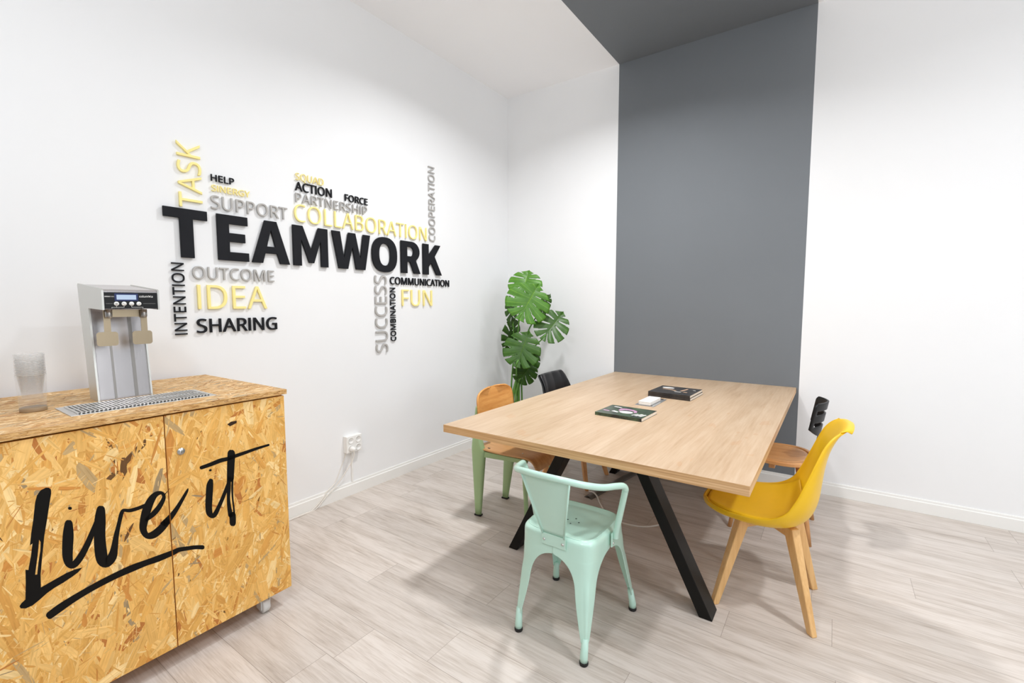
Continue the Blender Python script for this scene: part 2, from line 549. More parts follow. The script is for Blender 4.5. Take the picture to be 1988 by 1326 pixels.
# ------------------------------------------------------------------ measured outlines (metres; glyphs in 1/1000 cap height)
STROKES = [[[-0.7177,0.6791,-0.7093,0.6753],[-0.7215,0.6763,-0.7063,0.6693],[-0.7237,0.6707,-0.7051,0.6621],[-0.7249,0.6647,-0.705,0.6555],[-0.7266,0.6563,-0.7048,0.646],[-0.7284,0.6467,-0.7048,0.6353],[-0.7299,0.6374,-0.705,0.625],[-0.731,0.6285,-0.7057,0.6155],[-0.7319,0.619,-0.7066,0.6059],[-0.7328,0.6094,-0.7077,0.5966],[-0.7334,0.6002,-0.7086,0.5877],[-0.7341,0.5912,-0.7093,0.5789],[-0.7346,0.5823,-0.7101,0.5706],[-0.7349,0.5733,-0.7107,0.5631],[-0.7348,0.5648,-0.7111,0.5566],[-0.7341,0.5567,-0.7113,0.551],[-0.733,0.5489,-0.7115,0.5461],[-0.7313,0.5409,-0.7116,0.543],[-0.7285,0.5328,-0.7119,0.542],[-0.7244,0.5256,-0.7122,0.5417],[-0.7192,0.5199,-0.7127,0.5414],[-0.7131,0.5166,-0.7133,0.5411],[-0.7072,0.5164,-0.7132,0.5406],[-0.7021,0.5188,-0.7115,0.5412],[-0.6977,0.5226,-0.7087,0.5435],[-0.6933,0.5274,-0.7052,0.5472],[-0.6889,0.5332,-0.7014,0.552],[-0.6843,0.5403,-0.6972,0.558],[-0.6796,0.5487,-0.6926,0.5654],[-0.675,0.5577,-0.6879,0.5735],[-0.6707,0.5665,-0.6835,0.5816],[-0.6668,0.575,-0.6796,0.5893],[-0.6632,0.5835,-0.6759,0.5972],[-0.6597,0.5922,-0.6723,0.6053],[-0.6562,0.6013,-0.6685,0.6138],[-0.6524,0.612,-0.6641,0.6236],[-0.6483,0.6237,-0.6594,0.6344],[-0.6447,0.6344,-0.6551,0.6443],[-0.6422,0.6417,-0.6522,0.6512],[-0.6419,0.6457,-0.6501,0.6534],[-0.643,0.6495,-0.6475,0.6537]],[[-0.7129,0.7134,-0.7127,0.7177],[-0.7119,0.7112,-0.7114,0.719],[-0.7102,0.7097,-0.7097,0.7192],[-0.7097,0.7095,-0.7091,0.719],[-0.7089,0.7092,-0.7083,0.7187],[-0.7081,0.7089,-0.7075,0.7184],[-0.7075,0.7087,-0.707,0.7182],[-0.7057,0.7089,-0.7053,0.7167],[-0.7045,0.7102,-0.7042,0.7145]],[[-0.638,0.6959,-0.6285,0.6913],[-0.6425,0.6931,-0.6251,0.6846],[-0.6452,0.6871,-0.624,0.6766],[-0.6466,0.6818,-0.624,0.6706],[-0.6485,0.6743,-0.624,0.6622],[-0.6505,0.665,-0.6241,0.6522],[-0.6523,0.6545,-0.6244,0.6414],[-0.6537,0.6424,-0.6252,0.6291],[-0.6549,0.6286,-0.6264,0.6154],[-0.656,0.614,-0.6274,0.6014],[-0.6569,0.5999,-0.6281,0.5881],[-0.6576,0.5862,-0.6282,0.5752],[-0.6581,0.5726,-0.628,0.5621],[-0.6583,0.5597,-0.6276,0.5497],[-0.6582,0.5479,-0.6271,0.5385],[-0.6579,0.5373,-0.6268,0.5285],[-0.6573,0.527,-0.6265,0.52],[-0.656,0.5166,-0.6261,0.5141],[-0.6534,0.5056,-0.6261,0.5116],[-0.6486,0.4949,-0.6268,0.5116],[-0.6419,0.4861,-0.6284,0.5122],[-0.6338,0.4804,-0.6305,0.5126],[-0.6254,0.4791,-0.6326,0.5122],[-0.6188,0.4815,-0.6322,0.5122],[-0.6133,0.4855,-0.6299,0.5144],[-0.6084,0.4908,-0.6272,0.5179],[-0.6043,0.4975,-0.6248,0.5214],[-0.6017,0.5054,-0.6228,0.5249],[-0.6001,0.5138,-0.6207,0.5297],[-0.5992,0.5223,-0.6184,0.5361],[-0.5982,0.531,-0.6161,0.5434],[-0.5971,0.5406,-0.6139,0.5516],[-0.596,0.5509,-0.6117,0.5608],[-0.5949,0.5612,-0.6095,0.5706],[-0.5936,0.5711,-0.6071,0.5803],[-0.5919,0.5808,-0.6044,0.5898],[-0.59,0.5906,-0.6016,0.5992],[-0.588,0.6003,-0.5989,0.6084],[-0.5859,0.6096,-0.5963,0.6172],[-0.5837,0.6189,-0.594,0.6262],[-0.5815,0.6279,-0.5919,0.6354],[-0.5793,0.6359,-0.5898,0.6438],[-0.5774,0.6422,-0.5876,0.6506],[-0.5761,0.6465,-0.5856,0.6552],[-0.5755,0.6489,-0.5835,0.6587],[-0.5754,0.6498,-0.5805,0.6612],[-0.5746,0.6504,-0.5765,0.6621],[-0.5726,0.6499,-0.5719,0.6611],[-0.5692,0.6479,-0.5675,0.659],[-0.5643,0.645,-0.5633,0.6569],[-0.5586,0.6429,-0.5591,0.6557],[-0.5525,0.6421,-0.5541,0.6551],[-0.546,0.6418,-0.5481,0.6549],[-0.5393,0.6419,-0.5417,0.655],[-0.5325,0.6423,-0.5353,0.6553],[-0.5249,0.643,-0.528,0.6561],[-0.5167,0.6442,-0.52,0.6573],[-0.5093,0.6454,-0.5127,0.6585],[-0.5042,0.6462,-0.5076,0.6594],[-0.5021,0.6478,-0.5049,0.6586],[-0.5011,0.6505,-0.5026,0.6564]],[[-0.5174,0.5938,-0.52,0.5994],[-0.5149,0.5923,-0.5197,0.6025],[-0.5123,0.5923,-0.5182,0.6048],[-0.5079,0.5941,-0.5144,0.6078],[-0.5015,0.5965,-0.5089,0.6121],[-0.4942,0.5997,-0.503,0.6169],[-0.4876,0.6035,-0.4977,0.6215],[-0.4822,0.6078,-0.4931,0.6256],[-0.4771,0.6126,-0.4885,0.6298],[-0.4724,0.6181,-0.4841,0.6341],[-0.4679,0.6242,-0.4799,0.639],[-0.4635,0.6313,-0.4753,0.6448],[-0.4592,0.6394,-0.4706,0.6513],[-0.4555,0.6477,-0.4667,0.6575],[-0.4533,0.6559,-0.4646,0.6624],[-0.4532,0.6642,-0.464,0.666],[-0.4551,0.6719,-0.4644,0.6695],[-0.4583,0.6785,-0.4655,0.6725],[-0.4627,0.6838,-0.4667,0.6739],[-0.4681,0.6873,-0.4686,0.6743],[-0.4741,0.6893,-0.4719,0.6738],[-0.4804,0.69,-0.4754,0.6724],[-0.4867,0.689,-0.4784,0.6702],[-0.4925,0.6864,-0.481,0.667],[-0.4981,0.6826,-0.4838,0.6626],[-0.5033,0.6777,-0.4866,0.6572],[-0.5082,0.6718,-0.4895,0.6513],[-0.5128,0.6647,-0.4923,0.6446],[-0.5172,0.6566,-0.4952,0.6368],[-0.5211,0.6481,-0.4981,0.6286],[-0.5245,0.6394,-0.5008,0.6204],[-0.5273,0.6304,-0.5034,0.6125],[-0.5297,0.621,-0.506,0.6043],[-0.5317,0.6118,-0.5083,0.5962],[-0.5332,0.6032,-0.5104,0.5884],[-0.5344,0.5953,-0.5123,0.5813],[-0.5355,0.5874,-0.514,0.5751],[-0.536,0.5787,-0.5151,0.5701],[-0.5354,0.5694,-0.5155,0.5659],[-0.5334,0.5599,-0.5151,0.5609],[-0.5304,0.5506,-0.5141,0.5552],[-0.5262,0.5415,-0.5128,0.5506],[-0.5205,0.5332,-0.5118,0.5488],[-0.5134,0.5272,-0.5108,0.5486],[-0.5062,0.5238,-0.5084,0.5487],[-0.4992,0.5223,-0.5049,0.5494],[-0.4924,0.5223,-0.501,0.5504],[-0.4856,0.524,-0.4969,0.552],[-0.479,0.5272,-0.492,0.5545],[-0.4726,0.5312,-0.4866,0.5578],[-0.4664,0.5359,-0.4811,0.5615],[-0.4593,0.5422,-0.4743,0.5665],[-0.4518,0.55,-0.4666,0.5727],[-0.4455,0.5571,-0.4601,0.5782],[-0.4404,0.5659,-0.4591,0.5764],[-0.458,0.5811,-0.4469,0.5589],[-0.4649,0.5767,-0.4533,0.5547],[-0.4714,0.5724,-0.46,0.5503],[-0.4608,0.5505,-0.4755,0.5694],[-0.4589,0.5518,-0.4708,0.5731],[-0.452,0.5569,-0.4638,0.5779],[-0.4438,0.5634,-0.4557,0.5836],[-0.4364,0.5701,-0.4486,0.589],[-0.4305,0.5767,-0.4428,0.594],[-0.4251,0.5837,-0.4371,0.5995],[-0.42,0.5909,-0.4314,0.6053],[-0.4151,0.5982,-0.4259,0.6114],[-0.4101,0.6058,-0.4205,0.6179],[-0.4053,0.6137,-0.4153,0.6248],[-0.4007,0.6214,-0.4102,0.6317],[-0.3964,0.6285,-0.4054,0.6383],[-0.3923,0.6354,-0.4009,0.6446],[-0.3884,0.6421,-0.3966,0.6507],[-0.3849,0.6481,-0.3928,0.6562],[-0.3823,0.6533,-0.3896,0.6605],[-0.3808,0.6576,-0.3872,0.6634],[-0.3802,0.661,-0.3853,0.6652],[-0.3802,0.6634,-0.3839,0.6664],[-0.3801,0.6651,-0.3829,0.6674],[-0.38,0.6661,-0.3823,0.6679],[-0.3803,0.667,-0.3816,0.668]],[[-0.4566,0.6673,-0.4578,0.669],[-0.4557,0.667,-0.4578,0.6701],[-0.4549,0.6673,-0.4574,0.6711],[-0.4535,0.669,-0.4559,0.6724],[-0.4516,0.6713,-0.4536,0.6742],[-0.4494,0.674,-0.451,0.6763],[-0.4473,0.6765,-0.4486,0.6784],[-0.445,0.679,-0.4462,0.6807],[-0.4425,0.6818,-0.4436,0.6833],[-0.4403,0.6842,-0.4413,0.6857],[-0.4387,0.6859,-0.4397,0.6873],[-0.4385,0.6863,-0.4394,0.6874],[-0.4386,0.6867,-0.439,0.6873]],[[-0.7782,0.3864,-0.782,0.3974],[-0.7743,0.383,-0.7813,0.403],[-0.7701,0.3824,-0.7787,0.4068],[-0.7663,0.3841,-0.7749,0.4087],[-0.7608,0.3864,-0.7696,0.4116],[-0.7543,0.3892,-0.7632,0.4148],[-0.7476,0.392,-0.7563,0.4178],[-0.7406,0.395,-0.749,0.4204],[-0.7329,0.3983,-0.741,0.4231],[-0.7248,0.4016,-0.7325,0.4256],[-0.7165,0.4048,-0.7238,0.4282],[-0.7079,0.4077,-0.7149,0.4306],[-0.6989,0.4105,-0.7057,0.433],[-0.6897,0.4132,-0.6963,0.4353],[-0.6805,0.4156,-0.6869,0.4375],[-0.6712,0.4178,-0.6775,0.4397],[-0.6618,0.4198,-0.6681,0.4418],[-0.6523,0.4216,-0.6586,0.4438],[-0.6428,0.4233,-0.649,0.4457],[-0.6331,0.4249,-0.6393,0.4474],[-0.6234,0.4264,-0.6294,0.4489],[-0.6136,0.4277,-0.6196,0.4504],[-0.6037,0.4288,-0.6096,0.4517],[-0.5936,0.4296,-0.5996,0.4531],[-0.5834,0.43,-0.5895,0.4545],[-0.5732,0.4304,-0.5793,0.4557],[-0.5629,0.4308,-0.5688,0.4565],[-0.5524,0.4313,-0.5581,0.4566],[-0.5417,0.4319,-0.547,0.4563],[-0.5311,0.4324,-0.5361,0.4558],[-0.5211,0.4326,-0.5259,0.4554],[-0.5121,0.4322,-0.5166,0.4552],[-0.5037,0.4314,-0.5083,0.455],[-0.4951,0.4307,-0.5,0.4549],[-0.4857,0.4303,-0.491,0.4547],[-0.4746,0.4306,-0.4801,0.4545],[-0.4625,0.4312,-0.468,0.4543],[-0.4508,0.4321,-0.4562,0.454],[-0.4409,0.4329,-0.4464,0.4539],[-0.4338,0.434,-0.4399,0.4542],[-0.4288,0.4353,-0.4351,0.4547],[-0.4252,0.4363,-0.4302,0.4551],[-0.421,0.4365,-0.4242,0.4547],[-0.4153,0.4358,-0.4172,0.4533],[-0.4089,0.4343,-0.41,0.4513],[-0.4019,0.4324,-0.4029,0.449],[-0.3949,0.4304,-0.396,0.4469],[-0.3878,0.4286,-0.389,0.4449],[-0.3807,0.4267,-0.3818,0.4428],[-0.3739,0.4247,-0.3746,0.4406],[-0.3675,0.4226,-0.3676,0.4382],[-0.3611,0.4198,-0.3605,0.4355],[-0.3545,0.4165,-0.3535,0.4325],[-0.3487,0.4134,-0.3475,0.4299],[-0.3445,0.4112,-0.3433,0.428],[-0.3407,0.411,-0.3398,0.4248],[-0.338,0.4129,-0.3375,0.4205]],[[-0.3042,0.6804,-0.2971,0.6761],[-0.3079,0.6793,-0.295,0.6715],[-0.3104,0.676,-0.2947,0.6664],[-0.312,0.6735,-0.2948,0.663],[-0.3144,0.6699,-0.2948,0.6584],[-0.3169,0.6646,-0.2949,0.6529],[-0.3191,0.6577,-0.2952,0.6465],[-0.3205,0.6489,-0.296,0.6384],[-0.3216,0.6386,-0.297,0.6285],[-0.3225,0.6278,-0.2983,0.6178],[-0.3234,0.6174,-0.2994,0.6073],[-0.3244,0.6072,-0.3005,0.5969],[-0.3254,0.5966,-0.3017,0.5865],[-0.3263,0.5862,-0.3027,0.5767],[-0.3267,0.5767,-0.3033,0.5681],[-0.3268,0.5683,-0.3035,0.5607],[-0.3267,0.5605,-0.3035,0.5544],[-0.326,0.5529,-0.3033,0.5495],[-0.3243,0.5452,-0.3031,0.5459],[-0.3212,0.5377,-0.3028,0.5429],[-0.317,0.5311,-0.3024,0.5401],[-0.3121,0.5255,-0.3021,0.5381],[-0.3064,0.5212,-0.3026,0.5377],[-0.3002,0.5193,-0.3037,0.5379],[-0.295,0.52,-0.3037,0.5382],[-0.2907,0.5222,-0.3024,0.5394],[-0.2868,0.5259,-0.3001,0.5418],[-0.2831,0.5314,-0.2969,0.5456],[-0.2795,0.5383,-0.2931,0.5512],[-0.276,0.5457,-0.289,0.5577],[-0.2724,0.553,-0.2849,0.5644],[-0.2687,0.5601,-0.281,0.5712],[-0.2648,0.5674,-0.2771,0.5783],[-0.261,0.5749,-0.2733,0.5856],[-0.2573,0.5825,-0.2696,0.5928],[-0.2538,0.5901,-0.266,0.6],[-0.2504,0.5979,-0.2624,0.6074],[-0.2472,0.6056,-0.2589,0.6147],[-0.2441,0.6131,-0.2556,0.6218],[-0.2412,0.621,-0.2522,0.6291],[-0.2383,0.6292,-0.2489,0.6367],[-0.2359,0.6363,-0.246,0.6434],[-0.2342,0.6413,-0.2439,0.6481],[-0.2341,0.6443,-0.2421,0.6499],[-0.2353,0.6473,-0.2397,0.6503]],[[-0.3066,0.7109,-0.3076,0.7147],[-0.305,0.7096,-0.3069,0.7164],[-0.3031,0.7091,-0.3054,0.7174],[-0.3024,0.7091,-0.3047,0.7175],[-0.3014,0.7093,-0.3037,0.7176],[-0.3004,0.7094,-0.3027,0.7178],[-0.2997,0.7095,-0.302,0.7178],[-0.2982,0.7105,-0.3001,0.7173],[-0.2975,0.7122,-0.2985,0.716]],[[-0.2284,0.7747,-0.2158,0.7709],[-0.2339,0.7711,-0.2109,0.7642],[-0.237,0.7644,-0.2089,0.7558],[-0.2373,0.7607,-0.2091,0.7521],[-0.2378,0.7557,-0.2094,0.7468],[-0.2384,0.7492,-0.2098,0.7401],[-0.2391,0.7414,-0.2104,0.732],[-0.2398,0.7315,-0.2114,0.722],[-0.2407,0.7197,-0.2126,0.7101],[-0.2415,0.7075,-0.2139,0.6979],[-0.2423,0.6963,-0.215,0.6868],[-0.2429,0.6858,-0.216,0.6765],[-0.2435,0.6755,-0.217,0.6662],[-0.244,0.6666,-0.2179,0.6573],[-0.2443,0.6603,-0.2185,0.6511],[-0.2426,0.6525,-0.2214,0.6449],[-0.2382,0.6461,-0.2265,0.6419]],[[-0.2395,0.6694,-0.2327,0.6671],[-0.2425,0.6675,-0.23,0.6633],[-0.2442,0.6638,-0.2289,0.6586],[-0.2446,0.6559,-0.2294,0.6507],[-0.2453,0.6445,-0.2302,0.6392],[-0.246,0.6319,-0.2311,0.6265],[-0.2466,0.6204,-0.232,0.615],[-0.2471,0.6106,-0.2331,0.6051],[-0.2476,0.6012,-0.2343,0.5959],[-0.248,0.5917,-0.2353,0.587],[-0.2484,0.5821,-0.2359,0.5779],[-0.2487,0.5721,-0.2358,0.5682],[-0.2488,0.5621,-0.2352,0.5583],[-0.2489,0.5521,-0.2344,0.5484],[-0.2488,0.5425,-0.2335,0.539],[-0.2483,0.5326,-0.2323,0.5294],[-0.2476,0.5225,-0.2308,0.5195],[-0.2469,0.5138,-0.2294,0.5107],[-0.2464,0.5078,-0.2284,0.5045],[-0.2442,0.5023,-0.2294,0.4996],[-0.2404,0.4981,-0.2323,0.4966]],[[-0.2242,0.6606,-0.221,0.6594],[-0.2256,0.6598,-0.2198,0.6577],[-0.2264,0.6581,-0.2194,0.6556],[-0.2272,0.6503,-0.22,0.6476],[-0.2283,0.6389,-0.2208,0.6361],[-0.2294,0.6263,-0.2218,0.6235],[-0.2302,0.6146,-0.2225,0.6119],[-0.2305,0.6045,-0.223,0.6021],[-0.2304,0.5947,-0.2233,0.5926],[-0.2302,0.5851,-0.2236,0.5832],[-0.2299,0.5753,-0.2235,0.5736],[-0.2294,0.5651,-0.2232,0.5636],[-0.2287,0.5548,-0.2225,0.5534],[-0.228,0.5447,-0.2217,0.5433],[-0.2275,0.5352,-0.2211,0.5336],[-0.2272,0.5257,-0.2206,0.5238],[-0.2272,0.5161,-0.2201,0.514],[-0.2272,0.5077,-0.2197,0.5054],[-0.2272,0.5018,-0.2194,0.4994],[-0.2265,0.4994,-0.2201,0.4975],[-0.225,0.4975,-0.2215,0.4964]],[[-0.2368,0.5191,-0.2253,0.5158],[-0.2413,0.5156,-0.2204,0.5096],[-0.2433,0.5092,-0.2179,0.5017],[-0.243,0.5055,-0.2179,0.4981],[-0.2427,0.5003,-0.2179,0.4928],[-0.2423,0.4947,-0.218,0.4869],[-0.2421,0.4899,-0.2181,0.4814],[-0.2421,0.4856,-0.2183,0.4763],[-0.2422,0.4812,-0.2187,0.4714],[-0.2424,0.4772,-0.219,0.4673],[-0.2425,0.4743,-0.2192,0.4645],[-0.2408,0.4671,-0.2217,0.459],[-0.2368,0.461,-0.2263,0.4565]],[[-0.3375,0.7292,-0.3389,0.7356],[-0.3349,0.7267,-0.3376,0.7383],[-0.3317,0.7257,-0.335,0.7399],[-0.3258,0.7261,-0.3292,0.7406],[-0.3173,0.7266,-0.3208,0.7415],[-0.3077,0.7272,-0.3114,0.7427],[-0.2984,0.728,-0.3026,0.7439],[-0.2896,0.7291,-0.2942,0.7453],[-0.2807,0.7303,-0.2856,0.747],[-0.2722,0.7315,-0.277,0.7486],[-0.2645,0.7324,-0.2685,0.7497],[-0.2577,0.7327,-0.2607,0.7498],[-0.2513,0.7327,-0.2537,0.7493],[-0.2446,0.7327,-0.2472,0.7487],[-0.2371,0.7329,-0.2404,0.7485],[-0.2293,0.7336,-0.2331,0.7489],[-0.2215,0.7345,-0.2255,0.7497],[-0.2133,0.7355,-0.2173,0.7506],[-0.2046,0.7365,-0.2085,0.7515],[-0.1953,0.7375,-0.199,0.7522],[-0.1853,0.7385,-0.189,0.753],[-0.1749,0.7396,-0.1785,0.7537],[-0.1642,0.7408,-0.1678,0.7545],[-0.1532,0.7422,-0.1567,0.7553],[-0.1418,0.7436,-0.1452,0.7562],[-0.1302,0.745,-0.1334,0.7571],[-0.1186,0.7463,-0.1214,0.7578],[-0.1057,0.7474,-0.1083,0.7582],[-0.0918,0.7484,-0.0942,0.7586],[-0.0792,0.7492,-0.0814,0.7588],[-0.0704,0.7497,-0.0725,0.759],[-0.0684,0.7507,-0.0702,0.7582],[-0.0674,0.7524,-0.0683,0.7566]]]
LPOLY = [[-0.7479,0.7886],[-0.7518,0.7956],[-0.7588,0.7984],[-0.7704,0.794],[-0.7791,0.7809],[-0.7841,0.7619],[-0.7913,0.7093],[-0.7986,0.6661],[-0.8031,0.6334],[-0.7972,0.6377],[-0.8024,0.6029],[-0.8106,0.5604],[-0.8166,0.5643],[-0.8182,0.5271],[-0.8221,0.4733],[-0.8309,0.4666],[-0.8353,0.4598],[-0.8333,0.4517],[-0.8228,0.4456],[-0.8086,0.4469],[-0.792,0.4565],[-0.775,0.4686],[-0.7579,0.4763],[-0.7372,0.4824],[-0.7159,0.491],[-0.7013,0.4984],[-0.6906,0.509],[-0.7076,0.5115],[-0.7287,0.5098],[-0.7564,0.5021],[-0.78,0.4952],[-0.7876,0.4931],[-0.7858,0.5338],[-0.7797,0.5828],[-0.7709,0.6495],[-0.7612,0.702],[-0.7537,0.7461],[-0.7479,0.7769]]
LHOLE = [[-0.7826,0.6429],[-0.7798,0.6346],[-0.7821,0.6075],[-0.7883,0.5728],[-0.793,0.5375],[-0.7974,0.5388],[-0.7953,0.5527],[-0.7885,0.5964]]
LOCK = [-0.3973,0.8146]
NOTCH = [[-0.2326,0.8796],[-0.2182,0.8876],[-0.1956,0.8873],[-0.1972,0.8774],[-0.2226,0.8697]]
